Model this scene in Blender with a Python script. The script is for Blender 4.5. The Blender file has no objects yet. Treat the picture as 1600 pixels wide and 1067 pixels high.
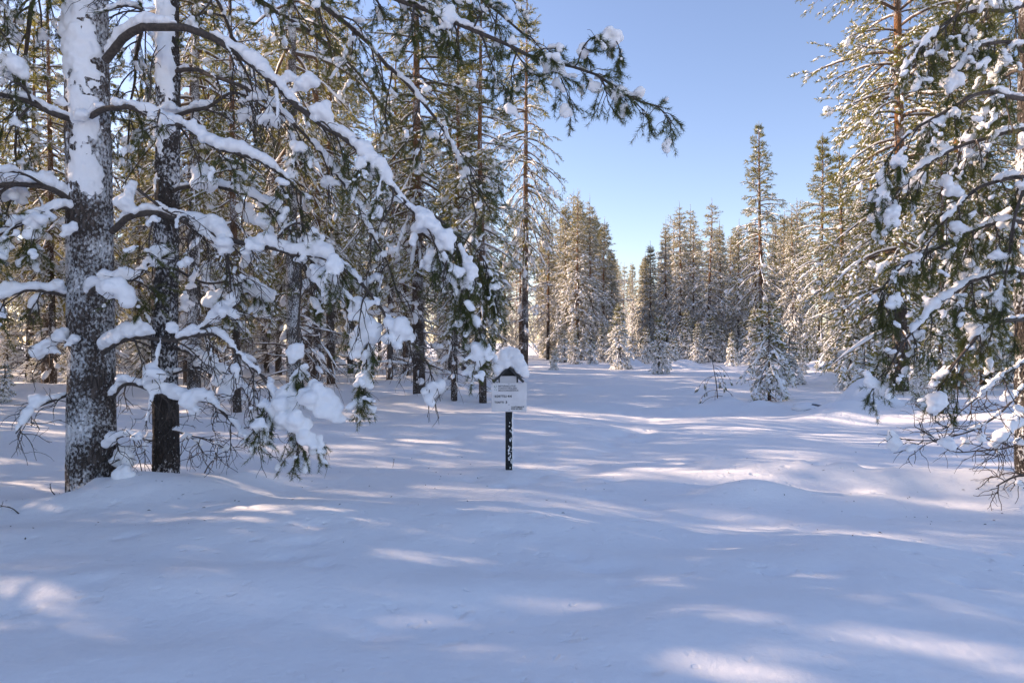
import bpy, math
import numpy as np

# ------------------------------------------------------------------ camera, sky, sun, exposure
SC = bpy.context.scene
COL = SC.collection
R = math.radians
EYE = 1.6
SUN_AZ, SUN_EL = R(-70), R(22.5)          # azimuth from the view direction (negative = to the left), elevation

cam_d = bpy.data.cameras.new("camera")
cam_d.lens, cam_d.sensor_width = 24.0, 36.0
cam_d.clip_start, cam_d.clip_end = 0.05, 3000
cam = bpy.data.objects.new("camera", cam_d)
cam.location = (0, 0, EYE)
cam.rotation_euler = (R(90), 0, 0)
COL.objects.link(cam)
SC.camera = cam

world = bpy.data.worlds.new("World")
SC.world = world
world.use_nodes = True
wn, wl = world.node_tree.nodes, world.node_tree.links
sky = wn.new("ShaderNodeTexSky")
sky.sky_type = 'NISHITA'
sky.sun_disc = False
sky.sun_elevation = SUN_EL
sky.sun_rotation = SUN_AZ
sky.altitude = 200
sky.air_density, sky.dust_density, sky.ozone_density = 1.0, 0.5, 2.8
wl.new(sky.outputs[0], wn["Background"].inputs[0])
wn["Background"].inputs[1].default_value = 0.135

sun_d = bpy.data.lights.new("sun", 'SUN')
sun_d.energy, sun_d.angle, sun_d.color = 4.8, R(0.55), (1.0, 0.84, 0.62)
sun = bpy.data.objects.new("sun", sun_d)
# light travels from the sun down into the scene
sun.rotation_euler = (R(90) - SUN_EL, 0, math.pi - SUN_AZ)
sun.location = (-30, 30, 40)
COL.objects.link(sun)

SC.view_settings.view_transform = 'Standard'
SC.view_settings.look = 'None'
SC.view_settings.exposure = 1.0
SC.view_settings.use_white_balance = True        # the camera's white balance: daylight in open shade
SC.view_settings.white_balance_temperature = 7100
SC.view_settings.white_balance_tint = 25
SC.view_settings.gamma = 1.0
SC.view_settings.use_curve_mapping = False
SC.cycles.use_denoising = True
SC.cycles.max_bounces = 5
SC.cycles.diffuse_bounces = 3
SC.cycles.glossy_bounces = 2
SC.cycles.transmission_bounces = 4
SC.cycles.transparent_max_bounces = 4

# ------------------------------------------------------------------ small helpers
rng = np.random.default_rng(11)
F_PX = 24.0 / 36.0 * 1600.0

def at(px, py, d):
    """a point of the place, d metres ahead, seen at photo pixel px, py"""
    return np.array([(px - 800) / F_PX * d, d, EYE - (py - 533.5) / F_PX * d])

def nrm(v):
    return v / np.maximum(np.linalg.norm(v, axis=-1, keepdims=True), 1e-9)

def _hash(i, j, s):
    h = (i.astype(np.int64) * 374761393 + j.astype(np.int64) * 668265263 + s * 1442695041) & 0xFFFFFFFF
    h = ((h ^ (h >> 13)) * 1274126177) & 0xFFFFFFFF
    return ((h ^ (h >> 16)) & 0xFFFF) / 65535.0 * 2 - 1

def noise2(x, y, s=0):
    x, y = np.asarray(x, float), np.asarray(y, float)
    i, j = np.floor(x), np.floor(y)
    u, v = x - i, y - j
    u, v = u * u * u * (u * (u * 6 - 15) + 10), v * v * v * (v * (v * 6 - 15) + 10)
    a, b = _hash(i, j, s), _hash(i + 1, j, s)
    c, d = _hash(i, j + 1, s), _hash(i + 1, j + 1, s)
    return (a + (b - a) * u) * (1 - v) + (c + (d - c) * u) * v

class Geo:
    """collects triangles and quads for one mesh"""
    def __init__(s):
        s.V, s.T, s.Q, s.n = [], [], [], 0
    def add(s, V, T=None, Q=None):
        V = np.asarray(V, float).reshape(-1, 3)
        if T is not None and len(T): s.T.append(np.asarray(T).reshape(-1, 3) + s.n)
        if Q is not None and len(Q): s.Q.append(np.asarray(Q).reshape(-1, 4) + s.n)
        s.V.append(V); s.n += len(V)
        return s
    def mesh(s, name, mat, smooth=True):
        me = bpy.data.meshes.new(name)
        V = np.concatenate(s.V) if s.V else np.zeros((0, 3))
        T = np.concatenate(s.T) if s.T else np.zeros((0, 3), int)
        Q = np.concatenate(s.Q) if s.Q else np.zeros((0, 4), int)
        me.vertices.add(len(V)); me.vertices.foreach_set("co", V.ravel().astype(np.float32))
        me.loops.add(T.size + Q.size)
        me.loops.foreach_set("vertex_index", np.concatenate([T.ravel(), Q.ravel()]).astype(np.int32))
        me.polygons.add(len(T) + len(Q))
        tot = np.concatenate([np.full(len(T), 3), np.full(len(Q), 4)]).astype(np.int32)
        st = np.concatenate([[0], np.cumsum(tot)[:-1]]).astype(np.int32) if len(tot) else tot
        me.polygons.foreach_set("loop_start", st)
        me.polygons.foreach_set("loop_total", tot)
        me.polygons.foreach_set("use_smooth", np.full(len(tot), smooth))
        me.update(calc_edges=True)
        if mat: me.materials.append(mat)
        return me
    def obj(s, name, mat, parent=None, smooth=True):
        o = bpy.data.objects.new(name, s.mesh(name, mat, smooth))
        COL.objects.link(o)
        o.parent = parent
        return o

def empty(name, loc=(0, 0, 0), rz=0, sc=1.0):
    o = bpy.data.objects.new(name, None)
    o.location, o.rotation_euler, o.scale = loc, (0, 0, rz), (sc, sc, sc)
    o.empty_display_size = 0.2
    COL.objects.link(o)
    return o

def tag(o, label=None, cat=None, group=None, kind=None):
    if label: o["label"] = label
    if cat: o["category"] = cat
    if group: o["group"] = group
    if kind: o["kind"] = kind
    return o

def copy_tree(root):
    c = root.copy(); COL.objects.link(c)
    for ch in root.children:
        d = ch.copy(); COL.objects.link(d); d.parent = c
        for g in ch.children:
            e = g.copy(); COL.objects.link(e); e.parent = d
    return c

# ------------------------------------------------------------------ materials
def new_mat(name):
    m = bpy.data.materials.new(name); m.use_nodes = True
    nt = m.node_tree
    return m, nt.nodes, nt.links, nt.nodes["Principled BSDF"]

def ramp(n, pos):
    r = n.new("ShaderNodeValToRGB")
    e = r.color_ramp.elements
    while len(e) < len(pos): e.new(0.5)
    for el, (p, c) in zip(e, pos):
        el.position = p
        el.color = (c[0], c[1], c[2], 1) if hasattr(c, "__len__") else (c, c, c, 1)
    return r

def snow_mat(name, bumps, col=(0.92, 0.925, 0.935), sss=0.0):
    m, n, l, b = new_mat(name)
    b.inputs["Base Color"].default_value = (*col, 1)
    b.inputs["Roughness"].default_value = 0.62
    b.inputs["Specular IOR Level"].default_value = 0.25
    if sss:
        b.inputs["Subsurface Weight"].default_value = sss
        b.inputs["Subsurface Radius"].default_value = (0.6, 0.8, 1.0)
        b.inputs["Subsurface Scale"].default_value = 0.05
    tc = n.new("ShaderNodeTexCoord")
    prev = None
    for kind, scale, strength, dist in bumps:
        bp = n.new("ShaderNodeBump")
        bp.inputs["Strength"].default_value = strength
        bp.inputs["Distance"].default_value = dist
        if kind == 'noise':
            t = n.new("ShaderNodeTexNoise")
            t.inputs["Scale"].default_value = scale
            t.inputs["Detail"].default_value = 4
            out = t.outputs["Fac"]
            l.new(tc.outputs["Object"], t.inputs["Vector"])
        else:                       # sparse shallow pits left by snow dropping from the branches
            t = n.new("ShaderNodeTexVoronoi")
            t.inputs["Scale"].default_value = scale
            t.inputs["Randomness"].default_value = 1
            dn = n.new("ShaderNodeTexNoise"); dn.inputs["Scale"].default_value = 9.0
            dn.inputs["Detail"].default_value = 2
            mx = n.new("ShaderNodeVectorMath"); mx.operation = 'MULTIPLY_ADD'
            l.new(tc.outputs["Object"], dn.inputs["Vector"])
            l.new(dn.outputs["Color"], mx.inputs[0])
            mx.inputs[1].default_value = (0.12, 0.12, 0.0)
            l.new(tc.outputs["Object"], mx.inputs[2])
            l.new(mx.outputs[0], t.inputs["Vector"])
            r = ramp(n, [(0.05, 0.0), (0.17, 0.85), (0.24, 1.0)])
            l.new(t.outputs["Distance"], r.inputs[0])
            msk = n.new("ShaderNodeTexNoise"); msk.inputs["Scale"].default_value = 0.45
            r2 = ramp(n, [(0.40, 1.0), (0.58, 0.0)])
            l.new(tc.outputs["Object"], msk.inputs["Vector"])
            l.new(msk.outputs["Fac"], r2.inputs[0])
            mm = n.new("ShaderNodeMath"); mm.operation = 'MAXIMUM'
            l.new(r.outputs[0], mm.inputs[0]); l.new(r2.outputs[0], mm.inputs[1])
            out = mm.outputs[0]
        l.new(out, bp.inputs["Height"])
        if prev: l.new(prev.outputs[0], bp.inputs["Normal"])
        prev = bp
    if prev: l.new(prev.outputs[0], b.inputs["Normal"])
    return m

M_GROUND = snow_mat("snow_ground", [('noise', 1.6, 0.55, 0.10), ('pit', 3.0, 0.45, 0.04), ('pit', 7.5, 0.5, 0.02), ('noise', 22, 0.3, 0.02), ('noise', 160, 0.4, 0.005)])
M_SNOW = snow_mat("snow_load", [('noise', 9, 0.35, 0.03), ('noise', 60, 0.3, 0.006)], sss=0.0)
M_CAP = snow_mat("snow_cap", [('noise', 30, 0.4, 0.01)])

def needle_mat(name, a, b_, tr, mixf, frost=0.0):
    m, n, l, b = new_mat(name)
    out = n["Material Output"]
    oi = n.new("ShaderNodeObjectInfo")
    tc = n.new("ShaderNodeTexCoord")
    t = n.new("ShaderNodeTexNoise"); t.inputs["Scale"].default_value = 2.5; t.inputs["Detail"].default_value = 3
    l.new(tc.outputs["Object"], t.inputs["Vector"])
    ad = n.new("ShaderNodeMath"); ad.operation = 'MULTIPLY_ADD'
    l.new(oi.outputs["Random"], ad.inputs[0]); ad.inputs[1].default_value = 0.30
    l.new(t.outputs["Fac"], ad.inputs[2])
    r = ramp(n, [(0.35, a), (0.85, b_)])
    l.new(ad.outputs[0], r.inputs[0])
    if frost:                     # hoar and powder sticking to the needles
        t2 = n.new("ShaderNodeTexNoise"); t2.inputs["Scale"].default_value = 7; t2.inputs["Detail"].default_value = 4
        l.new(tc.outputs["Object"], t2.inputs["Vector"])
        r2 = ramp(n, [(0.44, 0.0), (0.60, frost)]); l.new(t2.outputs["Fac"], r2.inputs[0])
        fx = n.new("ShaderNodeMix"); fx.data_type = 'RGBA'
        l.new(r2.outputs[0], fx.inputs[0]); l.new(r.outputs[0], fx.inputs[6]); fx.inputs[7].default_value = (0.80, 0.81, 0.82, 1)
        l.new(fx.outputs[2], b.inputs["Base Color"])
    else:
        l.new(r.outputs[0], b.inputs["Base Color"])
    b.inputs["Roughness"].default_value = 0.5
    b.inputs["Specular IOR Level"].default_value = 0.35
    ts = n.new("ShaderNodeBsdfTranslucent"); ts.inputs[0].default_value = (*tr, 1)
    mx = n.new("ShaderNodeMixShader"); mx.inputs[0].default_value = mixf
    l.new(b.outputs[0], mx.inputs[1]); l.new(ts.outputs[0], mx.inputs[2])
    l.new(mx.outputs[0], out.inputs[0])
    return m

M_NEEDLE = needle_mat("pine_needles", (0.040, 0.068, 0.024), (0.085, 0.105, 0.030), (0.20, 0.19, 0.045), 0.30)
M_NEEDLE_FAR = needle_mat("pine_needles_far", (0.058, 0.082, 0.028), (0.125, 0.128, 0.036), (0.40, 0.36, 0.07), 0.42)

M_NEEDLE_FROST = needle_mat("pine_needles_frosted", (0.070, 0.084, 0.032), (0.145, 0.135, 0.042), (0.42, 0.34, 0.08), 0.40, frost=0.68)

def bark_mat(name, low, high, z0, z1, flecks, scale=1.0, relief=0.02, lo=0.47, hi=0.60):
    """bark plates with lichen; wind-packed snow caught in the plates"""
    m, n, l, b = new_mat(name)
    tc = n.new("ShaderNodeTexCoord")
    mp = n.new("ShaderNodeMapping"); mp.inputs["Scale"].default_value = (scale, scale, scale * 0.4)
    l.new(tc.outputs["Object"], mp.inputs[0])
    vo = n.new("ShaderNodeTexVoronoi"); vo.feature = 'DISTANCE_TO_EDGE'; vo.inputs["Scale"].default_value = 18
    dn = n.new("ShaderNodeTexNoise"); dn.inputs["Scale"].default_value = 14; dn.inputs["Detail"].default_value = 5
    ma = n.new("ShaderNodeVectorMath"); ma.operation = 'MULTIPLY_ADD'
    l.new(mp.outputs[0], dn.inputs["Vector"])
    l.new(dn.outputs["Color"], ma.inputs[0]); ma.inputs[1].default_value = (0.10, 0.10, 0.10)
    l.new(mp.outputs[0], ma.inputs[2]); l.new(ma.outputs[0], vo.inputs["Vector"])
    pr = ramp(n, [(0.0, 0.0), (0.22, 1.0)])
    l.new(vo.outputs["Distance"], pr.inputs[0])
    sep = n.new("ShaderNodeSeparateXYZ"); l.new(tc.outputs["Object"], sep.inputs[0])
    mr = n.new("ShaderNodeMapRange"); mr.inputs[1].default_value = z0; mr.inputs[2].default_value = z1
    l.new(sep.outputs[2], mr.inputs[0])
    cm = n.new("ShaderNodeMix"); cm.data_type = 'RGBA'
    l.new(mr.outputs[0], cm.inputs[0]); cm.inputs[6].default_value = (*low, 1); cm.inputs[7].default_value = (*high, 1)
    dk = n.new("ShaderNodeMix"); dk.data_type = 'RGBA'; dk.blend_type = 'MULTIPLY'; dk.inputs[0].default_value = 1
    rr = ramp(n, [(0.0, 0.45), (0.5, 0.9), (1.0, 1.25)])
    l.new(dn.outputs["Fac"], rr.inputs[0])
    pc = ramp(n, [(0.0, 0.6), (0.12, 1.0)]); l.new(vo.outputs["Distance"], pc.inputs[0])     # dark fissures between the plates
    fs = n.new("ShaderNodeMix"); fs.data_type = 'RGBA'; fs.blend_type = 'MULTIPLY'; fs.inputs[0].default_value = 1
    l.new(cm.outputs[2], fs.inputs[6]); l.new(pc.outputs[0], fs.inputs[7])
    l.new(fs.outputs[2], dk.inputs[6]); l.new(rr.outputs[0], dk.inputs[7])
    # snow caught on the bark
    fn = n.new("ShaderNodeTexNoise"); fn.inputs["Scale"].default_value = 38; fn.inputs["Detail"].default_value = 6; fn.inputs["Roughness"].default_value = 0.62
    mp2 = n.new("ShaderNodeMapping"); mp2.inputs["Scale"].default_value = (1, 1, 0.75)
    l.new(tc.outputs["Object"], mp2.inputs[0]); l.new(mp2.outputs[0], fn.inputs["Vector"])
    big = n.new("ShaderNodeTexNoise"); big.inputs["Scale"].default_value = 2.2; big.inputs["Detail"].default_value = 3
    l.new(tc.outputs["Object"], big.inputs["Vector"])
    s1 = n.new("ShaderNodeMath"); s1.operation = 'MULTIPLY_ADD'; s1.inputs[1].default_value = 0.75
    l.new(big.outputs["Fac"], s1.inputs[0]); l.new(fn.outputs["Fac"], s1.inputs[2])
    s2 = n.new("ShaderNodeMath"); s2.operation = 'ADD'; s2.inputs[1].default_value = flecks - 0.375
    l.new(s1.outputs[0], s2.inputs[0])
    fr = ramp(n, [(lo, 0.0), (hi, 1.0)])
    l.new(s2.outputs[0], fr.inputs[0])
    cs = n.new("ShaderNodeMix"); cs.data_type = 'RGBA'
    l.new(fr.outputs[0], cs.inputs[0]); l.new(dk.outputs[2], cs.inputs[6]); cs.inputs[7].default_value = (0.85, 0.86, 0.88, 1)
    l.new(cs.outputs[2], b.inputs["Base Color"])
    b.inputs["Roughness"].default_value = 0.85
    b.inputs["Specular IOR Level"].default_value = 0.2
    hsum = n.new("ShaderNodeMath"); hsum.operation = 'MULTIPLY_ADD'; hsum.inputs[1].default_value = 0.8
    l.new(fr.outputs[0], hsum.inputs[0]); l.new(pr.outputs[0], hsum.inputs[2])
    bp = n.new("ShaderNodeBump"); bp.inputs["Strength"].default_value = 0.9; bp.inputs["Distance"].default_value = relief
    l.new(hsum.outputs[0], bp.inputs["Height"]); l.new(bp.outputs[0], b.inputs["Normal"])
    return m

M_BARK_BIG = bark_mat("bark_old_pine", (0.105, 0.084, 0.074), (0.18, 0.14, 0.115), 0.5, 6, 0.014, relief=0.03, lo=0.46, hi=0.62)
M_BARK_DARK = bark_mat("bark_dark_pine", (0.055, 0.047, 0.043), (0.10, 0.08, 0.068), 0.5, 6, -0.05)
M_BARK_MID = bark_mat("bark_pine", (0.105, 0.080, 0.066), (0.30, 0.145, 0.065), 2.5, 8.5, -0.07)
M_BARK_SNOWY = bark_mat("bark_plastered", (0.11, 0.095, 0.085), (0.16, 0.12, 0.095), 5, 12, 0.0)

def wood_mat(name, c, snowy):
    m, n, l, b = new_mat(name)
    tc = n.new("ShaderNodeTexCoord")
    t = n.new("ShaderNodeTexNoise"); t.inputs["Scale"].default_value = 30; t.inputs["Detail"].default_value = 4
    l.new(tc.outputs["Object"], t.inputs["Vector"])
    r = ramp(n, [(0.3, tuple(0.55 * v for v in c)), (0.55, c), (0.72, tuple(1.5 * v for v in c))])
    l.new(t.outputs["Fac"], r.inputs[0])
    l.new(r.outputs[0], b.inputs["Base Color"])
    b.inputs["Roughness"].default_value = 0.8
    bp = n.new("ShaderNodeBump"); bp.inputs["Strength"].default_value = 0.6; bp.inputs["Distance"].default_value = 0.008
    l.new(t.outputs["Fac"], bp.inputs["Height"]); l.new(bp.outputs[0], b.inputs["Normal"])
    return m

M_WOOD = wood_mat("branch_wood", (0.075, 0.058, 0.048), 0)
M_WOOD_WARM = wood_mat("branch_wood_warm", (0.13, 0.080, 0.050), 0)

def plain(name, c, rough=0.6, noise=0.0, scale=20):
    m, n, l, b = new_mat(name)
    b.inputs["Roughness"].default_value = rough
    tc = n.new("ShaderNodeTexCoord")
    t = n.new("ShaderNodeTexNoise"); t.inputs["Scale"].default_value = scale; t.inputs["Detail"].default_value = 5
    l.new(tc.outputs["Object"], t.inputs["Vector"])
    r = ramp(n, [(0.3, tuple(v * (1 - noise) for v in c)), (0.7, tuple(min(1, v * (1 + noise)) for v in c))])
    l.new(t.outputs["Fac"], r.inputs[0]); l.new(r.outputs[0], b.inputs["Base Color"])
    return m

# ------------------------------------------------------------------ ground
# (x, y, height, radius x, radius y)
MOUNDS = [(-4.45, 6.75, 0.10, 1.0, 0.50), (-5.6, 6.5, -0.06, 1.0, 0.8), (-3.6, 7.2, 0.16, 0.9, 0.55), (-2.9, 7.7, 0.10, 0.35, 0.3),
          (-4.1, 7.35, 0.14, 0.3, 0.25), (-4.85, 7.1, -0.10, 0.2, 0.25), (-3.72, 7.55, -0.06, 0.2, 0.2),
          (2.55, 7.25, 0.20, 0.55, 0.28), (2.2, 6.3, -0.06, 0.9, 0.5), (3.7, 7.0, 0.07, 0.8, 0.5), (1.6, 5.4, -0.07, 0.7, 0.4),
          (4.6, 5.3, 0.09, 1.6, 0.45), (0.1, 4.35, 0.07, 1.1, 0.30), (1.0, 3.7, 0.05, 1.2, 0.4), (-0.6, 3.9, -0.06, 0.9, 0.5),
          (-3.0, 4.5, 0.05, 1.6, 0.35), (-2.6, 3.9, -0.05, 1.4, 0.5), (-4.2, 5.6, 0.05, 0.7, 0.4),
          (5.3, 7.3, 0.22, 0.5, 0.45), (4.9, 7.7, 0.12, 0.9, 0.5), (6.0, 6.6, 0.10, 1.0, 0.6), (3.6, 8.6, 0.06, 2.0, 0.7),
          (4.05, 7.95, 0.05, 1.9, 0.28), (8.25, 15.9, 0.78, 0.60, 0.5), (7.25, 14.9, 0.30, 0.75, 0.42), (15.6, 34, 0.7, 0.9, 0.7), (14.0, 34.6, 0.45, 0.9, 0.7), (8.3, 14.4, 0.22, 0.9, 0.7), (6.7, 14.2, 0.20, 0.8, 0.5), (9.2, 13.0, 0.15, 1.2, 0.8),
          (6.1, 16.8, 0.14, 0.4, 0.3), (5.55, 17.6, 0.22, 0.45, 0.3), (11.5, 24.5, 0.45, 0.8, 0.7), (13.6, 27, 0.5, 0.9, 0.8), (15.2, 25, 0.5, 0.9, 0.8),
          (10.3, 41, 0.5, 0.9, 0.8), (17.5, 39, 0.5, 1.0, 0.9), (7.6, 44, 0.6, 0.8, 0.7),
          (-2.0, 19.0, 0.15, 1.4, 0.8), (-3.0, 12.0, 0.08, 2.0, 0.6)]
_r = np.random.default_rng(5)
DENTS = [(_r.uniform(-6, 7), _r.uniform(3.6, 15), -_r.uniform(0.02, 0.045), _r.uniform(0.07, 0.14)) for _ in range(170)]
DENTS += [(0.6 + (y - 8) * 0.32 + _r.normal(0, 0.5), y, -_r.uniform(0.02, 0.05), _r.uniform(0.06, 0.14)) for y in _r.uniform(7.5, 20, 130)]
# a faint old ski track that leads from the sign to the right edge, with churned snow
for k in range(46):
    u = k / 45
    DENTS.append((2.4 + u * 3.3 + _r.normal(0, 0.06), 9.2 - u * 2.1 + _r.normal(0, 0.10), _r.uniform(-0.06, 0.05), _r.uniform(0.06, 0.13)))

SETTLE = [(-4.70, 7.35, -0.06, 0.55), (-3.93, 7.75, 0.0, 0.42), (-0.04, 8.5, 0.01, 0.6)]     # x, y, level, radius
def ground_h(x, y):
    x, y = np.asarray(x, float), np.asarray(y, float)
    w = 0.05 * noise2(x * 0.3, y * 0.3, 9)
    h = 0.10 * noise2(x / 5.5 + w, y / 3.4, 1) + 0.068 * noise2(x / 2.1 + w, y / 1.2, 2) + 0.020 * noise2(x / 0.9, y / 0.55, 3)
    h += 0.004 * noise2(x / 0.22, y / 0.16, 4)
    for mx, my, a, rx, ry in MOUNDS:
        h = h + a * np.exp(-((x - mx) / rx) ** 2 - ((y - my) / ry) ** 2)
    for mx, my, tz, r_ in SETTLE:
        h = h + (tz - h) * np.exp(-(((x - mx) / r_) ** 2 + ((y - my) / r_) ** 2) ** 1.5)
    h = h + 0.13 * np.exp(-((x + 4.33) / 0.13) ** 2 - ((y - 7.10) / 0.16) ** 2)
    # a low drift that runs from the clearing to the foot of the right-hand pine
    t = np.clip(((x - 2.3) * 3.0 + (y - 9.3) * -2.2) / (3.0 ** 2 + 2.2 ** 2), 0, 1.25)
    dd = np.hypot(x - 2.3 - 3.0 * t, y - 9.3 + 2.2 * t)
    h = h + 0.11 * np.exp(-(dd / 0.30) ** 2) * np.clip(t * 5, 0, 1)
    # the walked trough that comes down the middle of the clearing
    xc = 1.5 + 0.35 * (y - 8) * 0.6
    h -= 0.06 * np.exp(-((x - xc) / 0.9) ** 2) * np.clip((y - 3.5) / 3, 0, 1) * np.clip((26 - y) / 8, 0, 1)
    return h

def build_ground():
    def axis(fine0, fine1, step, lo, hi, grow):
        a = list(np.arange(fine0, fine1, step)); s = step
        while a[-1] < hi: s = min(s * grow, 25); a.append(a[-1] + s)
        s = step
        while a[0] > lo: s = min(s * grow, 25); a.insert(0, a[0] - s)
        return np.array(a)
    xs = axis(-6.2, 6.2, 0.070, -420, 420, 1.045)
    ys = axis(2.4, 9.5, 0.056, -60, 620, 1.028)
    X, Y = np.meshgrid(xs, ys)
    H = ground_h(X, Y)
    for x, y, a, r in DENTS:
        i0, i1 = np.searchsorted(xs, [x - 3 * r, x + 3 * r]); j0, j1 = np.searchsorted(ys, [y - 3 * r, y + 3 * r])
        H[j0:j1, i0:i1] += a * np.exp(-((X[j0:j1, i0:i1] - x) / r) ** 2 - ((Y[j0:j1, i0:i1] - y) / (r * 0.8)) ** 2)
    nx, ny = len(xs), len(ys)
    idx = np.arange(nx * ny).reshape(ny, nx)
    Q = np.stack([idx[:-1, :-1], idx[:-1, 1:], idx[1:, 1:], idx[1:, :-1]], -1)
    g = Geo().add(np.stack([X, Y, H], -1), Q=Q)
    return tag(g.obj("ground", M_GROUND), "deep untrodden snow covering the forest clearing", None, None, "structure")
build_ground()

# ------------------------------------------------------------------ geometry batches
def tubes(geo, P, Rad, k=5, cap=False):
    """P (N,m,3) polylines, Rad (N,m) radii -> tubes"""
    P = np.asarray(P, float); N, m, _ = P.shape
    if N == 0: return
    t = nrm(np.gradient(P, axis=1))
    mean = nrm(P[:, -1] - P[:, 0])
    ref = np.where((np.abs(mean[:, 2:3]) < 0.75), np.array([[0, 0, 1.0]]), np.array([[1.0, 0.2, 0]]))[:, None, :]
    u = nrm(np.cross(t, np.broadcast_to(ref, t.shape))); v = np.cross(t, u)
    a = np.arange(k) / k * 2 * np.pi
    ring = u[:, :, None, :] * np.cos(a)[None, None, :, None] + v[:, :, None, :] * np.sin(a)[None, None, :, None]
    V = P[:, :, None, :] + ring * np.asarray(Rad)[:, :, None, None]
    base = (np.arange(N) * m * k)[:, None, None]
    i = np.arange(m - 1)[None, :, None] * k; j = np.arange(k)[None, None, :]; j2 = (j + 1) % k
    Q = np.stack([base + i + j, base + i + j2, base + i + k + j2, base + i + k + j], -1)
    geo.add(V, Q=Q)

def grow(p, d, L, m, droop, wig, g, lift=0.0):
    """many curves at once: start p, direction d, length L; droop pulls down along the way, lift turns the tip up"""
    p = np.asarray(p, float).copy(); d = nrm(np.asarray(d, float)); N = len(p)
    L = np.broadcast_to(np.asarray(L, float), (N,)); droop = np.broadcast_to(np.asarray(droop, float), (N,))
    out = np.empty((N, m, 3)); out[:, 0] = p
    for i in range(1, m):
        s = i / (m - 1)
        d = d + g.normal(0, wig, (N, 3))
        d[:, 2] += -droop / (m - 1) * 1.6 + lift * (s > 0.6) / (m - 1) * 3
        d = nrm(d)
        p = p + d * (L / (m - 1))[:, None]
        out[:, i] = p
    return out

def children(P, K, s0, s1, amin, amax, g, up=0.0, side_jit=0.35):
    """K child starts on every parent curve -> start, direction, parent index, s"""
    N, m, _ = P.shape
    s = (np.arange(K)[None, :] + g.uniform(0.1, 0.9, (N, K))) / K * (s1 - s0) + s0
    f = s * (m - 1); i = np.clip(f.astype(int), 0, m - 2); fr = (f - i)[..., None]
    n = np.arange(N)[:, None]
    p = P[n, i] * (1 - fr) + P[n, i + 1] * fr
    t = nrm(P[n, i + 1] - P[n, i])
    lat = nrm(np.cross(t, np.array([0, 0, 1.0])) + g.normal(0, side_jit, (N, K, 3)))
    sgn = np.where((np.arange(K) % 2 == 0)[None, :], 1, -1) * np.where(g.random((N, 1)) < 0.5, 1, -1)
    a = g.uniform(amin, amax, (N, K))
    d = t * np.cos(a)[..., None] + lat * (np.sin(a) * sgn)[..., None]
    d[..., 2] += up
    return p.reshape(-1, 3), nrm(d).reshape(-1, 3), np.repeat(np.arange(N), K), s.reshape(-1)

def needles(geo, p, d, L, K, ln, w, g, spread=(0.45, 1.0)):
    """bottle-brush shoots: K flat needles along every shoot"""
    N = len(p)
    if N == 0: return
    s = g.uniform(0.0, 1.0, (N, K)) ** 0.8
    ref = np.where(np.abs(d[:, 2:3]) < 0.8, np.array([[0, 0, 1.0]]), np.array([[1.0, 0, 0]]))
    u = nrm(np.cross(d, ref)); v = np.cross(d, u)
    a = g.uniform(0, 2 * np.pi, (N, K)); sp = g.uniform(*spread, (N, K))
    rad = u[:, None] * np.cos(a)[..., None] + v[:, None] * np.sin(a)[..., None]
    nd = d[:, None] * np.cos(sp)[..., None] + rad * np.sin(sp)[..., None]
    b = p[:, None] + d[:, None] * (s * np.asarray(L)[:, None])[..., None]
    l_ = ln * g.uniform(0.75, 1.2, (N, K))
    tip = b + nd * l_[..., None]
    sd = nrm(np.cross(nd, rad + g.normal(0, 0.5, rad.shape))) * (w / 2)
    V = np.stack([b - sd, b + sd, tip], 2)
    geo.add(V, T=np.arange(N * K * 3).reshape(-1, 3))

def ico(sub):
    ph = (1 + 5 ** .5) / 2
    V = [(-1, ph, 0), (1, ph, 0), (-1, -ph, 0), (1, -ph, 0), (0, -1, ph), (0, 1, ph), (0, -1, -ph), (0, 1, -ph), (ph, 0, -1), (ph, 0, 1), (-ph, 0, -1), (-ph, 0, 1)]
    T = [(0, 11, 5), (0, 5, 1), (0, 1, 7), (0, 7, 10), (0, 10, 11), (1, 5, 9), (5, 11, 4), (11, 10, 2), (10, 7, 6), (7, 1, 8), (3, 9, 4), (3, 4, 2), (3, 2, 6), (3, 6, 8), (3, 8, 9), (4, 9, 5), (2, 4, 11), (6, 2, 10), (8, 6, 7), (9, 8, 1)]
    V = nrm(np.array(V, float)); T = [tuple(t) for t in T]
    for _ in range(sub):
        V = list(V); mid = {}; T2 = []
        def mp(a, b):
            k = (min(a, b), max(a, b))
            if k not in mid: mid[k] = len(V); V.append(nrm(np.array(V[a]) + np.array(V[b])))
            return mid[k]
        for a, b, c in T:
            x, y, z = mp(a, b), mp(b, c), mp(c, a)
            T2 += [(a, x, z), (b, y, x), (c, z, y), (x, y, z)]
        T = T2; V = np.array(V)
    return np.array(V), np.array(T)
ICO = [ico(0), ico(1), ico(2)]
OCT = (np.array([(1, 0, 0), (-1, 0, 0), (0, 1, 0), (0, -1, 0), (0, 0, 1.0), (0, 0, -0.6)]),
       np.array([(0, 2, 4), (2, 1, 4), (1, 3, 4), (3, 0, 4), (2, 0, 5), (1, 2, 5), (3, 1, 5), (0, 3, 5)]))

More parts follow.
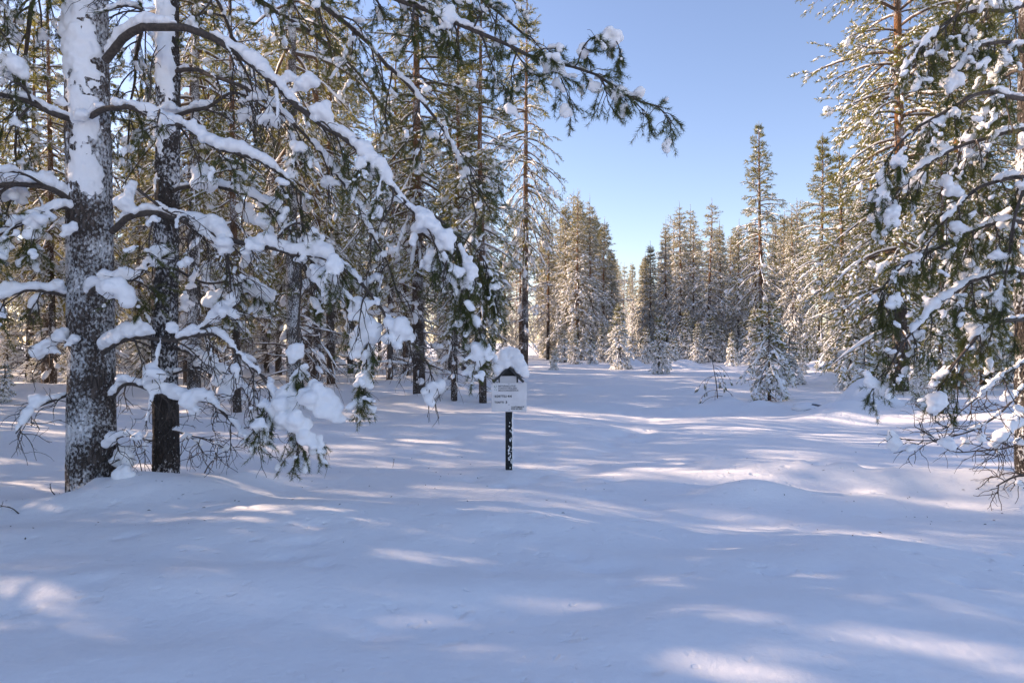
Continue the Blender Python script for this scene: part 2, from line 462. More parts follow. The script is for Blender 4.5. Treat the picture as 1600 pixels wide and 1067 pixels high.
def blobs(geo, p, d, r_len, r_wid, r_up, g, tmpl=None, jit=0.18):
    """lumps of snow lying along direction d"""
    N = len(p)
    if N == 0: return
    TV, TT = tmpl or ICO[0]
    d = nrm(np.asarray(d, float))
    ref = np.where(np.abs(d[:, 2:3]) < 0.9, np.array([[0, 0, 1.0]]), np.array([[1.0, 0, 0]]))
    u = nrm(np.cross(ref, d)); v = np.cross(d, u)
    k = len(TV)
    J = 1 + g.normal(0, jit, (N, k, 1)) if jit else 1
    q = TV[None] * J
    b = lambda a: np.broadcast_to(np.asarray(a, float), (N,))[:, None, None]
    V = p[:, None] + d[:, None] * q[:, :, 0:1] * b(r_len) + u[:, None] * q[:, :, 1:2] * b(r_wid) + v[:, None] * q[:, :, 2:3] * b(r_up)
    T = TT[None] + (np.arange(N) * k)[:, None, None]
    geo.add(V, T=T)

def remeshed(geo, name, mat, voxel, parent=None, smooth=3):
    """melt the lumps into one body of snow"""
    me = geo.mesh(name + "_raw", mat)
    o = bpy.data.objects.new(name + "_raw", me); COL.objects.link(o)
    m = o.modifiers.new("r", 'REMESH'); m.mode = 'VOXEL'; m.voxel_size = voxel; m.use_smooth_shade = True
    if smooth:
        s = o.modifiers.new("s", 'SMOOTH'); s.factor = 0.5; s.iterations = smooth
    dg = bpy.context.evaluated_depsgraph_get()
    out = bpy.data.meshes.new_from_object(o.evaluated_get(dg))
    out.name = name
    if not out.materials: out.materials.append(mat)
    bpy.data.objects.remove(o); bpy.data.meshes.remove(me)
    n = len(out.vertices)
    co = np.empty(n * 3, np.float32); no = np.empty(n * 3, np.float32)
    out.vertices.foreach_get("co", co); out.vertices.foreach_get("normal", no)
    co = co.reshape(-1, 3).astype(float); no = no.reshape(-1, 3)
    f = noise2(co[:, 0] * 11 + co[:, 2] * 7, co[:, 1] * 11 - co[:, 2] * 8, 77) * 0.010 + noise2(co[:, 0] * 26 - co[:, 2] * 17, co[:, 1] * 24 + co[:, 2] * 21, 78) * 0.006 + noise2(co[:, 0] * 58 + co[:, 2] * 41, co[:, 1] * 61 - co[:, 2] * 47, 79) * 0.003
    co += no * f[:, None]
    out.vertices.foreach_set("co", co.ravel().astype(np.float32)); out.update()
    r = bpy.data.objects.new(name, out); COL.objects.link(r); r.parent = parent
    return r

def spline(ctrl, n):
    C = np.asarray(ctrl, float)
    C = np.vstack([2 * C[0] - C[1], C, 2 * C[-1] - C[-2]])
    pts = []
    for i in range(1, len(C) - 2):
        a, b, c, d = C[i - 1:i + 3]
        t = np.linspace(0, 1, 12, endpoint=False)[:, None]
        pts.append(0.5 * (2 * b + (c - a) * t + (2 * a - 5 * b + 4 * c - d) * t ** 2 + (3 * b - a - 3 * c + d) * t ** 3))
    pts = np.vstack(pts + [C[-2][None]])
    s = np.concatenate([[0], np.cumsum(np.linalg.norm(np.diff(pts, axis=0), axis=1))])
    q = np.linspace(0, s[-1], n)
    return np.stack([np.interp(q, s, pts[:, k]) for k in range(3)], 1), s[-1]

# ------------------------------------------------------------------ stock of whole trees (built once at the origin, then copied)
def pine(seed, H, r0, crown0, Lmax, dz, per, peak=0.3, e_low=-0.35, droop=0.7, K2=7, K3=5, keep=0.8, nK=17, nl=0.095, nw=0.015,
         shoot=0.24, cap=1.0, lumps=0.10, dead0=None, bark=None, top_sharp=1.0, far=False, fol=None, snowline=1.0, fanw=0.46, min_e=0.9):
    """a snow-laden pine: trunk (> branches), crown, snow"""
    g = np.random.default_rng(seed)
    root = empty("pine_tree")
    # trunk
    m = 14
    z = np.linspace(-0.6, H, m)
    wob = np.cumsum(g.normal(0, 0.018 * H / 16, (m, 2)), axis=0); wob -= wob[0]
    P = np.stack([wob[:, 0], wob[:, 1], z], 1)
    rad = r0 * np.clip(1 - np.clip(z, 0, H) / H, 0, 1) ** 0.75 + 0.012
    gt = Geo(); tubes(gt, P[None], rad[None], 7 if far else 12)
    trunk = gt.obj("trunk", bark or M_BARK_MID, root)
    axis = lambda zz: np.stack([np.interp(zz, z, P[:, 0]), np.interp(zz, z, P[:, 1]), zz], 1)
    # living branches
    zs = []; zc = crown0
    while zc < H * 0.972 - 0.1:
        n = per if zc < H * 0.9 else max(3, per - 1)
        a0 = g.uniform(0, 6.28)
        for k in range(n):
            if g.random() < 0.88: zs.append((zc + g.normal(0, dz * 0.16), a0 + k * 6.283 / n + g.normal(0, 0.25)))
        zc += dz * g.uniform(0.7, 1.25) * (1 - 0.25 * zc / H)
    zs = np.array(zs); h = np.clip((zs[:, 0] - crown0) / (H - crown0), 0, 1)
    prof = np.where(h < peak, 0.72 + 0.28 * h / peak, np.clip((1 - h) / (1 - peak), 0, 1) ** top_sharp)
    ph = g.uniform(0, 6.28)
    L = Lmax * prof * g.uniform(0.45, 1.25, len(h)) * (1 + 0.22 * np.sin(zs[:, 1] + ph + zs[:, 0] * 0.8)) + 0.11 * min(1, H / 14)
    L = np.where(g.random(len(h)) < 0.05, L * 1.25, L)
    e = e_low + (min_e - e_low) * h ** 1.6 + g.normal(0, 0.10, len(h))
    d = np.stack([np.cos(zs[:, 1]) * np.cos(e), np.sin(zs[:, 1]) * np.cos(e), np.sin(e)], 1)
    dr = droop * (1 - h) ** 0.7 + 0.05
    B1 = grow(axis(zs[:, 0]), d, L, 7, dr, 0.05, g, lift=0.12)
    rb = (0.011 + 0.012 * L)[:, None] * np.linspace(1, 0.3, 7)[None]
    gb = Geo(); tubes(gb, B1, rb, 3 if far else 5)
    # secondary twigs
    p, dd, par, s = children(B1, K2, 0.15 if far or fanw > 0.5 else 0.28, 0.98, 0.6, 1.0, g, up=0.02)
    L2 = L[par] * (fanw - fanw * 0.65 * s) * g.uniform(0.6, 1.25, len(s)) + 0.05
    ok = g.random(len(p)) < np.clip(0.25 + 0.75 * L[par] / (0.35 * Lmax), 0, 0.93)
    p, dd, par, s, L2 = p[ok], dd[ok], par[ok], s[ok], L2[ok]
    B2 = grow(p, dd, L2, 4, dr[par] * 0.9, 0.08, g, lift=0.1)
    if not far: tubes(gb, B2, np.broadcast_to(np.array([0.009, 0.007, 0.006, 0.004]), (len(p), 4)), 3)
    # shoots at twig tips and branch tips
    p3, d3, par3, s3 = children(B2, K3, 0.15, 1.0, 0.3, 0.8, g, up=0.05)
    tipd = nrm(B2[:, -1] - B2[:, -2])
    p4 = B1[:, -1]; d4 = nrm(B1[:, -1] - B1[:, -2])
    sp = np.vstack([p3, B2[:, -1], p4]); sd = np.vstack([d3, tipd, d4])
    ok = g.random(len(sp)) < keep
    sp, sd = sp[ok], sd[ok]
    # leader
    sp = np.vstack([sp, P[-1][None] - [[0, 0, 0.12]]]); sd = np.vstack([sd, [[0, 0, 1.0]]])
    sl = shoot * g.uniform(0.6, 1.25, len(sp))
    gn = Geo(); needles(gn, sp, sd, sl, nK, nl, nw, g)
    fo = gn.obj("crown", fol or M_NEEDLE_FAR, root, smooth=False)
    # snow: a cap on every loaded shoot, ridges on the boughs, a few big lumps
    gs = Geo()
    hh = np.clip(sp[:, 2] / H, 0, 1)
    ok = g.random(len(sp)) < np.interp(hh, [0, 0.45, 0.8, 1], [0.94, 0.80, 0.52, 0.15]) * min(1.0, cap)
    q, qd, ql = sp[ok], sd[ok].copy(), sl[ok]
    qd[:, 2] *= 0.8
    big = g.uniform(0.6, 1.25, len(q)) * cap ** 0.5 * np.interp(q[:, 2] / H, [0, 0.5, 1], [1.1, 0.95, 0.55]) * (1.25 if far else 0.92)
    blobs(gs, q + sd[ok] * ql[:, None] * 0.40 + [0, 0, 0.026], qd, ql * 0.44 * big, 0.046 * big * shoot / 0.24, 0.036 * big * shoot / 0.24, g, ICO[0] if H < 6 else OCT, jit=0.22)
    if snowline:
        ks = 3 if far else 5
        off = np.zeros_like(B1); off[:, :, 2] = rb * 1.2 + 0.010
        sr = (0.014 + 0.008 * L)[:, None] * snowline * np.interp(h, [0, 0.4, 0.8, 1], [1.1, 0.9, 0.4, 0.2])[:, None] * np.abs(1 + 0.6 * g.normal(0, 1, (len(L), 7))) * np.array([0.4, 0.9, 1, 1, 1, 0.9, 0.3])
        tubes(gs, B1 + off, sr, ks)
    nb = int(len(B2) * lumps)
    if nb:
        i = g.choice(len(B2), nb, replace=False)
        rr = g.uniform(0.07, 0.18, nb) * (1.0 if H > 6 else 0.55) * np.interp(B2[i, 0, 2] / H, [0, 0.5, 1], [1, 0.85, 0.35])
        c = B2[i, g.integers(1, 4, nb)] + np.stack([0 * rr, 0 * rr, rr * 0.3], 1)
        dv = nrm(B2[i, -1] - B2[i, 0])
        blobs(gs, c, dv, rr * 1.35, rr, rr * 0.75, g, ICO[0] if far else ICO[1], jit=0.10)
        c2 = c + g.normal(0, 0.5, c.shape) * rr[:, None]
        blobs(gs, c2, dv, rr * 0.9, rr * 0.8, rr * 0.7, g, ICO[0] if far else ICO[1], jit=0.10)
    # dead lower branches, bare and bent, with a rib of snow
    if dead0 is not None:
        nd = int((crown0 + 1.2 - dead0) / 0.10)
        zz = g.uniform(dead0, crown0 + 1.2, nd); aa = g.uniform(0, 6.28, nd); ee = g.normal(-0.15, 0.22, nd)
        Ld = g.uniform(0.5, 1.0, nd) * Lmax * 0.85
        D1 = grow(axis(zz), np.stack([np.cos(aa) * np.cos(ee), np.sin(aa) * np.cos(ee), np.sin(ee)], 1), Ld, 7, g.uniform(0.1, 0.8, nd), 0.13, g)
        tubes(gb, D1, (0.008 + 0.007 * Ld)[:, None] * np.linspace(1, 0.3, 7), 4)
        pd, ddd, pp, ss = children(D1, 5, 0.25, 0.95, 0.5, 1.1, g, side_jit=0.7)
        D2 = grow(pd, ddd, Ld[pp] * g.uniform(0.15, 0.45, len(pd)), 5, 0.5, 0.2, g)
        tubes(gb, D2, np.broadcast_to(np.linspace(0.007, 0.003, 5), (len(pd), 5)), 3)
        off = np.zeros_like(D1); off[:, :, 2] = 0.022 * min(1, H / 8)
        sr = np.clip(g.normal(0.008, 0.018, (nd, 7)), 0.001, 0.05) * np.array([0.6, 1, 1, 1, 1, 0.8, 0.3])
        tubes(gs, D1 + off, sr, 5)
        nb = int(nd * 0.5); i = g.choice(nd, nb); rr = g.uniform(0.06, 0.15, nb) * min(1, H / 10)
        blobs(gs, D1[i, g.integers(2, 6, nb)] + np.stack([0 * rr, 0 * rr, rr * 0.5], 1), D1[i, -1] - D1[i, 0], rr * 1.7, rr * 0.85, rr * 0.7, g, ICO[1], jit=0.1)
    gb.obj("boughs", M_WOOD_WARM, root)["kind"] = "stuff"
    gs.obj("snow", M_CAP, root)["kind"] = "stuff"
    fo["kind"] = "stuff"
    return root

STOCK = {}
def stock(k, **kw): STOCK[k] = (pine(**kw), kw["H"])
# tall open pines of the stand
stock("tallA", seed=1, H=17, r0=0.17, crown0=5.0, Lmax=2.3, dz=0.62, per=5, dead0=0.7, e_low=-0.30, droop=0.75, lumps=0.07, keep=0.66)
stock("tallB", seed=2, H=15, r0=0.13, crown0=4.2, Lmax=1.8, dz=0.55, per=5, dead0=0.6, e_low=-0.40, droop=0.7, lumps=0.08, keep=0.66)
stock("tallC", seed=3, H=18, r0=0.21, crown0=6.0, Lmax=2.6, dz=0.66, per=5, dead0=0.8, e_low=-0.25, droop=0.8, lumps=0.06, keep=0.66)
stock("slim", seed=4, H=14, r0=0.10, crown0=3.0, Lmax=1.35, dz=0.5, per=4, dead0=0.4, e_low=-0.45, droop=0.6, lumps=0.08, keep=0.66)
# dense sunlit pines at the edges of the clearing
stock("edgeA", seed=5, H=16, r0=0.19, crown0=1.6, Lmax=2.5, dz=0.60, per=6, e_low=-0.15, droop=0.75, lumps=0.10, cap=1.0, K2=8, nK=13, nw=0.019)
stock("edgeB", seed=6, H=14, r0=0.15, crown0=0.9, Lmax=2.1, dz=0.55, per=6, e_low=-0.20, droop=0.7, lumps=0.08, cap=1.0, K2=8, nK=13, nw=0.019)
stock("gold", seed=15, H=20, r0=0.20, crown0=1.8, Lmax=2.6, dz=0.66, per=6, e_low=0.0, droop=0.6, lumps=0.06, cap=0.95, K2=10, K3=5, keep=0.95, nK=10, nw=0.029, nl=0.12, shoot=0.30, peak=0.5, snowline=0.8, fanw=0.62)
# far trees
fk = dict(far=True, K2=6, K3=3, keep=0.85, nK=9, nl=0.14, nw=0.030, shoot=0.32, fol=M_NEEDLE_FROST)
stock("farA", seed=7, H=15, r0=0.16, crown0=0.8, Lmax=2.0, dz=0.55, per=6, e_low=-0.4, droop=0.8, lumps=0.04, top_sharp=1.25, **fk)
stock("farB", seed=8, H=14, r0=0.14, crown0=0.6, Lmax=1.6, dz=0.50, per=6, e_low=-0.5, droop=0.7, lumps=0.04, top_sharp=1.15, **fk)
stock("farC", seed=9, H=16, r0=0.16, crown0=2.0, Lmax=2.1, dz=0.62, per=5, e_low=-0.3, droop=0.7, lumps=0.05, top_sharp=1.05, **fk)
# young trees of the clearing
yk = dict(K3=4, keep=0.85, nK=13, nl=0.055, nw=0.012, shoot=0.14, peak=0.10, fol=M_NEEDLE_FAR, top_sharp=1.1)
stock("youngA", seed=21, H=4.0, r0=0.05, crown0=0.25, Lmax=0.95, dz=0.24, per=6, e_low=-0.35, droop=0.7, cap=2.0, lumps=0.22, K2=6, min_e=0.5, **yk)
stock("youngB", seed=22, H=3.0, r0=0.04, crown0=0.35, Lmax=0.85, dz=0.24, per=5, e_low=-0.45, droop=0.8, cap=2.0, lumps=0.24, K2=5, min_e=0.5, **yk)
stock("youngC", seed=23, H=2.4, r0=0.035, crown0=0.1, Lmax=0.72, dz=0.2, per=5, e_low=-0.4, droop=0.8, cap=2.2, lumps=0.26, K2=5, min_e=0.5, **yk)
stock("skirt", seed=24, H=3.0, r0=0.035, crown0=0.85, Lmax=0.98, dz=0.24, per=5, dead0=0.08, e_low=-0.5, droop=0.8, cap=1.6, lumps=0.12, K2=5, min_e=0.5, **yk)
stock("farD", seed=25, H=15, r0=0.17, crown0=4.5, Lmax=2.5, dz=0.8, per=4, e_low=-0.1, droop=0.5, lumps=0.05, top_sharp=0.7, **fk)
USED = set()
EXTRA = []          # trunks for the label check

def plant(kind, x, y, H, label, group=None, rz=None, name=None, cat="tree", lean=(0, 0), trunk_mat=None):
    root, H0 = STOCK[kind]
    if kind in USED: root = copy_tree(root)
    USED.add(kind)
    s = H / H0
    root.location = (x, y, float(ground_h(x, y)) - 0.02)
    w = s * rng.uniform(0.85, 1.18) * (1.04 if kind.startswith('young') else 1)
    root.scale = (w, w, s)
    root.rotation_euler = (lean[0] + rng.normal(0, 0.012), lean[1] + rng.normal(0, 0.012), rng.uniform(0, 6.28) if rz is None else rz)
    if name: root.name = name
    if trunk_mat:
        for c in root.children:
            if c.name.startswith("trunk"): c.material_slots[0].link = 'OBJECT'; c.material_slots[0].material = trunk_mat
    tag(root, label, cat, group)
    return root

def by_px(px, base):
    d = F_PX * EYE / (base - 533.5)
    return (px - 800) / F_PX * d, d

PLACED = []
def plant_px(kind, px, base, top, label, **kw):
    x, y = by_px(px, base)
    H = (533.5 - top) / F_PX * y + EYE
    PLACED.append((x, y))
    return plant(kind, x, y, H, label, **kw)

# --- trees of the left stand that can be told apart
plant_px("tallC", 303, 611, -330, "grey-trunked pine standing behind the thinner of the two snowy foreground trunks", trunk_mat=M_BARK_SNOWY)
plant_px("tallC", 458, 634, -420, "stout grey pine trunk rising behind the big hanging lump of snow", trunk_mat=M_BARK_SNOWY)
plant_px("slim", 372, 642, -90, "slender brown pine between the two near trunks and the stout grey one")
plant_px("tallB", 497, 607, -40, "slim reddish pine, left one of a close pair behind the arching bough")
plant_px("tallB", 517, 603, -80, "slim reddish pine, right one of a close pair behind the arching bough")
plant_px("tallA", 655, 620, -170, "dark-stemmed pine with bare drooping lower twigs, left of the sign")
plant_px("slim", 709, 627, -40, "thin pine with snowy bare twigs near the ground, second left of the sign")
plant_px("slim", 755, 629, -60, "thin grey-stemmed pine directly left of the sign")
plant_px("tallA", 819, 576, -30, "tall straight pine just behind the sign, its crown open against the blue sky")
plant_px("tallB", 45, 589, 10, "pine with a snowy grey stem far behind the leftmost foreground trunk")
# --- right-hand side
plant_px("gold", 1410, 614, -420, "tall sunlit pine with orange upper stem, behind the dark drooping pine")
plant_px("edgeB", 1323, 592, 235, "sunlit pine with lemony needles between the orange-stemmed pine and the clearing")
plant_px("edgeB", 1280, 572, 214, "sunlit snow-dusted pine with white lower stem at the edge of the clearing")
plant_px("edgeA", 1190, 566, 192, "lone-standing pointed pine rising above its neighbours against the sky")
plant_px("gold", 1496, 606, -260, "sunlit pine crowding behind the drooping pine's upper boughs")
plant_px("edgeB", 1362, 598, 150, "sunlit pine close to the left of the orange-stemmed one")
plant_px("slim", 1470, 657, 170, "slim dark pine in the shade of the near drooping pine")
plant_px("edgeB", 1540, 600, -40, "sunlit pine seen through the boughs of the near drooping pine")
# --- young trees on the clearing
Y = lambda k, px, b, t, lab: plant_px(k, px, b, t, lab, name="young_pine", group="young trees on the clearing")
Y("youngC", 866, 580, 536, "small snow-covered young pine at the left end of the row behind the sign")
Y("youngB", 899, 570, 512, "sunlit young pine, second from the left in the row across the clearing")
Y("youngC", 923, 571, 521, "shaded young pine, third from the left in the row across the clearing")
Y("youngA", 969, 575, 468, "tall broad snow-covered young pine below the gap in the skyline")
Y("youngB", 1029, 585, 490, "young pine with a bent tip and a short bare stem in mid clearing")
Y("youngA", 1071, 567, 482, "narrow young pine standing back between two brighter ones")
Y("youngA", 1109, 566, 490, "young pine directly behind the leafless drooping sapling")
Y("youngB", 1163, 566, 498, "young pine left of the tall young tree with a bare skirt of twigs")
Y("skirt", 1202, 622, 463, "tall young pine with a skirt of bare twigs at its foot")
Y("youngC", 1232, 606, 528, "thin low young pine close to the right of the one with the bare skirt")
Y("youngB", 1328, 612, 488, "snow-bowed young pine beside the largest snow mound")
Y("youngC", 1350, 636, 545, "young pine half buried in the largest snow mound")
Y("youngA", 940, 566, 500, "pale young pine wedged between the row and the left forest block")
Y("youngB", 988, 567, 515, "small young pine directly right of the tall broad one")
Y("youngC", 1052, 574, 522, "short round young pine between the bent-tipped one and the narrow one")
Y("youngB", 1143, 573, 515, "bushy young pine right of the leafless drooping sapling")
Y("youngA", 1180, 570, 478, "young pine half hidden behind the one with the bare skirt")
Y("youngC", 1256, 585, 538, "low young pine at the foot of the sunlit white-stemmed pine")
Y("youngB", 882, 567, 515, "young pine behind the two leftmost ones of the row across the clearing")
Y("youngA", 957, 567, 498, "young pine crowding the left side of the tall broad one")
Y("youngB", 1010, 568, 508, "upright young pine between the tall broad one and the bent-tipped one")
Y("youngA", 1090, 568, 500, "young pine between the narrow one and the leafless drooping sapling")
Y("youngB", 1128, 566, 505, "frosted young pine just right of and behind the leafless drooping sapling")
Y("youngC", 8, 626, 560, "little dark young pine at the left edge of the picture")
Y("youngB", 1437, 650, 560, "young pine under the drooping boughs on the right")

# --- trees of the far forest that stand out on the skyline
def far_px(kind, px, d, top, label):
    x = (px - 800) / F_PX * d; PLACED.append((x, d))
    return plant(kind, x, d, (533.5 - top) / F_PX * d + EYE, label, "skyline trees of the far forest")
for a in [("farB", 884, 58, 312, "pointed pine on the skyline at the left shoulder of the forest block by the gap"),
          ("farA", 902, 56, 298, "highest spire of the forest block left of the skyline gap"),
          ("farA", 923, 57, 306, "broad snowy spire just right of the highest one left of the gap"),
          ("farB", 941, 60, 342, "lower pine stepping down towards the skyline gap from the left"),
          ("farB", 954, 64, 388, "last and lowest pine on the left bank of the skyline gap"),
          ("farC", 973, 104, 412, "tiny far pine at the bottom of the skyline gap"),
          ("farB", 991, 100, 409, "tiny far pine right of the lowest point of the skyline gap"),
          ("farB", 1016, 66, 378, "dark lone spire standing out right of the skyline gap"),
          ("farA", 1041, 64, 343, "pine climbing up from the gap, left of the twin spires"),
          ("farA", 1064, 60, 316, "left one of the twin spires right of the skyline gap"),
          ("farC", 1084, 64, 338, "pine filling the dip between the twin spires"),
          ("farC", 1106, 58, 312, "thin-topped right one of the twin spires right of the gap"),
          ("farA", 1128, 62, 348, "pine sloping down between the twin spires and the lone tall pine"),
          ("farB", 1146, 66, 362, "low pine against the left flank of the lone tall pine"),
          ("farB", 1222, 62, 328, "pine showing on the skyline right of the lone tall pine"),
          ("farA", 1246, 58, 320, "pine on the skyline between the lone tall pine and the sunlit ones")]:
    far_px(*a)

# --- the woods: trees that nothing tells apart share the label of their stand
def skyline(px):
    return np.interp(px, [800, 860, 885, 900, 920, 940, 957, 975, 1000, 1015, 1040, 1065, 1110, 1140, 1165, 1230, 1262, 1290, 1340, 1420, 1700],
                     [100, 330, 310, 300, 305, 340, 395, 410, 405, 385, 345, 318, 318, 350, 340, 330, 260, 225, 190, 60, 0])

def stand(n, region, kinds, hr, gap, label, group, seed, cap_sky=True):
    g = np.random.default_rng(seed); made = 0; tries = 0
    while made < n and tries < n * 60:
        tries += 1
        x, y = region(g)
        if any((x - a) ** 2 + (y - b) ** 2 < gap * gap for a, b in PLACED): continue
        px = 800 + x / y * F_PX
        H = g.uniform(*hr)
        if cap_sky and 800 < px < 1700:
            H = min(H, (533.5 - skyline(px)) / F_PX * y + EYE - g.uniform(0, 1.2))
        if H < 5: continue
        if kinds[0] == 'youngA': H *= 0.6
        PLACED.append((x, y)); made += 1
        plant(kinds[g.integers(len(kinds))], x, y, H, label, group)

def fan(p0, p1, d0, d1, edge=None):
    def f(g):
        while True:
            d = math.sqrt(g.uniform(d0 * d0, d1 * d1)); px = g.uniform(p0, p1)
            if edge is None or px < edge(d): return (px - 800) / F_PX * d, d
    return f
left_edge = lambda d: 700 + (d - 20) * 2.6
stand(34, fan(-60, 860, 23, 42, left_edge), ["tallA", "tallB", "tallC", "slim", "tallB"], (12, 18), 2.6,
      "snow-laden pine in the dense stand behind the near trunks", "pines of the dense stand on the left", 31)
stand(56, fan(-80, 880, 42, 80, lambda d: 760 + (d - 42) * 2.6), ["farA", "farB", "farC", "farD"], (12, 17), 2.6,
      "distant pine deep in the stand on the left, seen between nearer stems", "far pines of the stand on the left", 32)
stand(26, fan(850, 955, 60, 84), ["farA", "farB", "farD"], (12, 17), 2.2,
      "steep dark pine in the block of forest left of the skyline gap", "forest block left of the skyline gap", 33)
stand(22, fan(930, 1050, 86, 125), ["farA", "farB", "farC", "farD"], (11, 16), 2.2,
      "small distant pine closing the gap in the skyline", "trees closing the skyline gap", 34)
stand(40, fan(1005, 1260, 58, 90), ["farA", "farB", "farC", "farD"], (11, 16), 2.2,
      "snow-dusted pine in the block of forest right of the skyline gap", "forest block right of the skyline gap", 35)
stand(34, fan(1240, 1720, 36, 80), ["farC", "farA", "edgeB", "farB", "farD"], (11, 17), 2.8,
      "sunlit pine in the forest edge behind the drooping pine", "forest edge on the right", 36)
stand(22, fan(-60, 800, 26, 46, left_edge), ["youngA", "youngB", "youngC"], (5.0, 6.0), 1.2,
      "young snow-covered pine of the undergrowth between the stems on the left", "undergrowth of the left stand", 39)
# the stand goes on to the left of the picture, towards the sun
def beside(g):
    while True:
        x, y = g.uniform(-36, -9), g.uniform(2, 22)
        if x < -0.9 * y - 2: return x, y
stand(27, beside, ["tallA", "tallB", "edgeB", "tallC"], (13, 18), 3.0,
      "pine beside the clearing, just beyond the left edge of the picture", "trees just beyond the left edge", 38)
def close_by(g): return g.uniform(-24, -8.5), g.uniform(1.0, 8.5)
stand(9, close_by, ["tallB", "edgeB", "tallA"], (12, 17), 2.4,
      "pine beside the clearing, just beyond the left edge of the picture", "trees just beyond the left edge", 44)
stand(15, fan(-620, -60, 14, 46), ["tallA", "tallB", "edgeB", "tallC"], (13, 18), 3.0,
      "pine of the same stand beyond the left edge of the picture", "stand beyond the left edge", 37)
for k, (root, h) in STOCK.items():
    if k not in USED:
        for c in list(root.children): bpy.data.objects.remove(c)
        bpy.data.objects.remove(root)

# ------------------------------------------------------------------ the near pines, bough by bough
def near_trunk(root, pts, radii, mat, name="trunk", k=40, n=90, amp=0.010, seed=0):
    P, L = spline(pts, n); r = np.interp(np.linspace(0, 1, n), np.linspace(0, 1, len(radii)), radii)
    a = np.arange(k) / k * 2 * np.pi
    AA, ZZ = np.meshgrid(a, P[:, 2])
    nz = noise2(np.cos(AA) * 3 + 7, ZZ * 2.2 + np.sin(AA) * 3, 70 + seed) * amp + noise2(AA * 9, ZZ * 6, 71 + seed) * amp * 0.6
    rr = r[:, None] + nz
    V = np.stack([P[:, 0:1] + np.cos(AA) * rr, P[:, 1:2] + np.sin(AA) * rr, ZZ], -1)
    idx = np.arange(n * k).reshape(n, k); nx = np.roll(idx, -1, 1)
    Q = np.stack([idx[:-1], nx[:-1], nx[1:], idx[1:]], -1)
    return Geo().add(V, Q=Q).obj(name, mat, root), P, r

def plaster(root, P, r, z0, z1, a0, half, thick, seed):
    """wind-driven snow plastered on one side of a trunk, thick above, ragged at the sides"""
    z = np.arange(z0, z1, 0.022); a = np.linspace(a0 - half * 1.5, a0 + half * 1.5, 48)
    AA, ZZ = np.meshgrid(a, z)
    rr = np.interp(ZZ, P[:, 2], r)
    win = 1 - ((AA - a0) / half) ** 2
    up = np.clip((ZZ - z0) / (0.35 * (z1 - z0)), -1, 1)
    ar = AA * rr.mean() + ZZ * 0.25
    t = thick * (win * 1.0 * np.clip(0.25 + up, 0, 1) + 0.55 * noise2(ar * 4, ZZ * 3, seed) + 0.50 * noise2(ar * 11, ZZ * 9, seed + 1) + 0.42 * noise2(ar * 30, ZZ * 26, seed + 2) - 0.5 * (1 - up) - 0.12)
    t = np.clip(t, -0.02, None)
    V = np.stack([np.interp(ZZ, P[:, 2], P[:, 0]) + np.cos(AA) * (rr + t), np.interp(ZZ, P[:, 2], P[:, 1]) + np.sin(AA) * (rr + t), ZZ], -1)
    idx = np.arange(V.shape[0] * V.shape[1]).reshape(V.shape[:2])
    Q = np.stack([idx[:-1, :-1], idx[:-1, 1:], idx[1:, 1:], idx[1:, :-1]], -1)
    return Geo().add(V, Q=Q).obj("plastered_snow", M_SNOW, root)

def clump(g, c, rx, ry, rz, n=None):
    """a lumpy load of snow: (centres, radii)"""
    n = n or int(10 + 60 * rx)
    u = nrm(g.normal(0, 1, (n, 3))) * (g.random((n, 1)) ** 0.45)
    ax = np.array([rx, ry, rz]) * 0.78
    C = u * ax
    # shear the load so that it sags to one side, heavier below
    C[:, 0] += C[:, 2] * g.normal(0, 0.45); C[:, 2] -= np.abs(C[:, 0]) * g.uniform(0.1, 0.5)
    return np.asarray(c) + C, g.uniform(0.20, 0.48, n) * min(rx, rz)

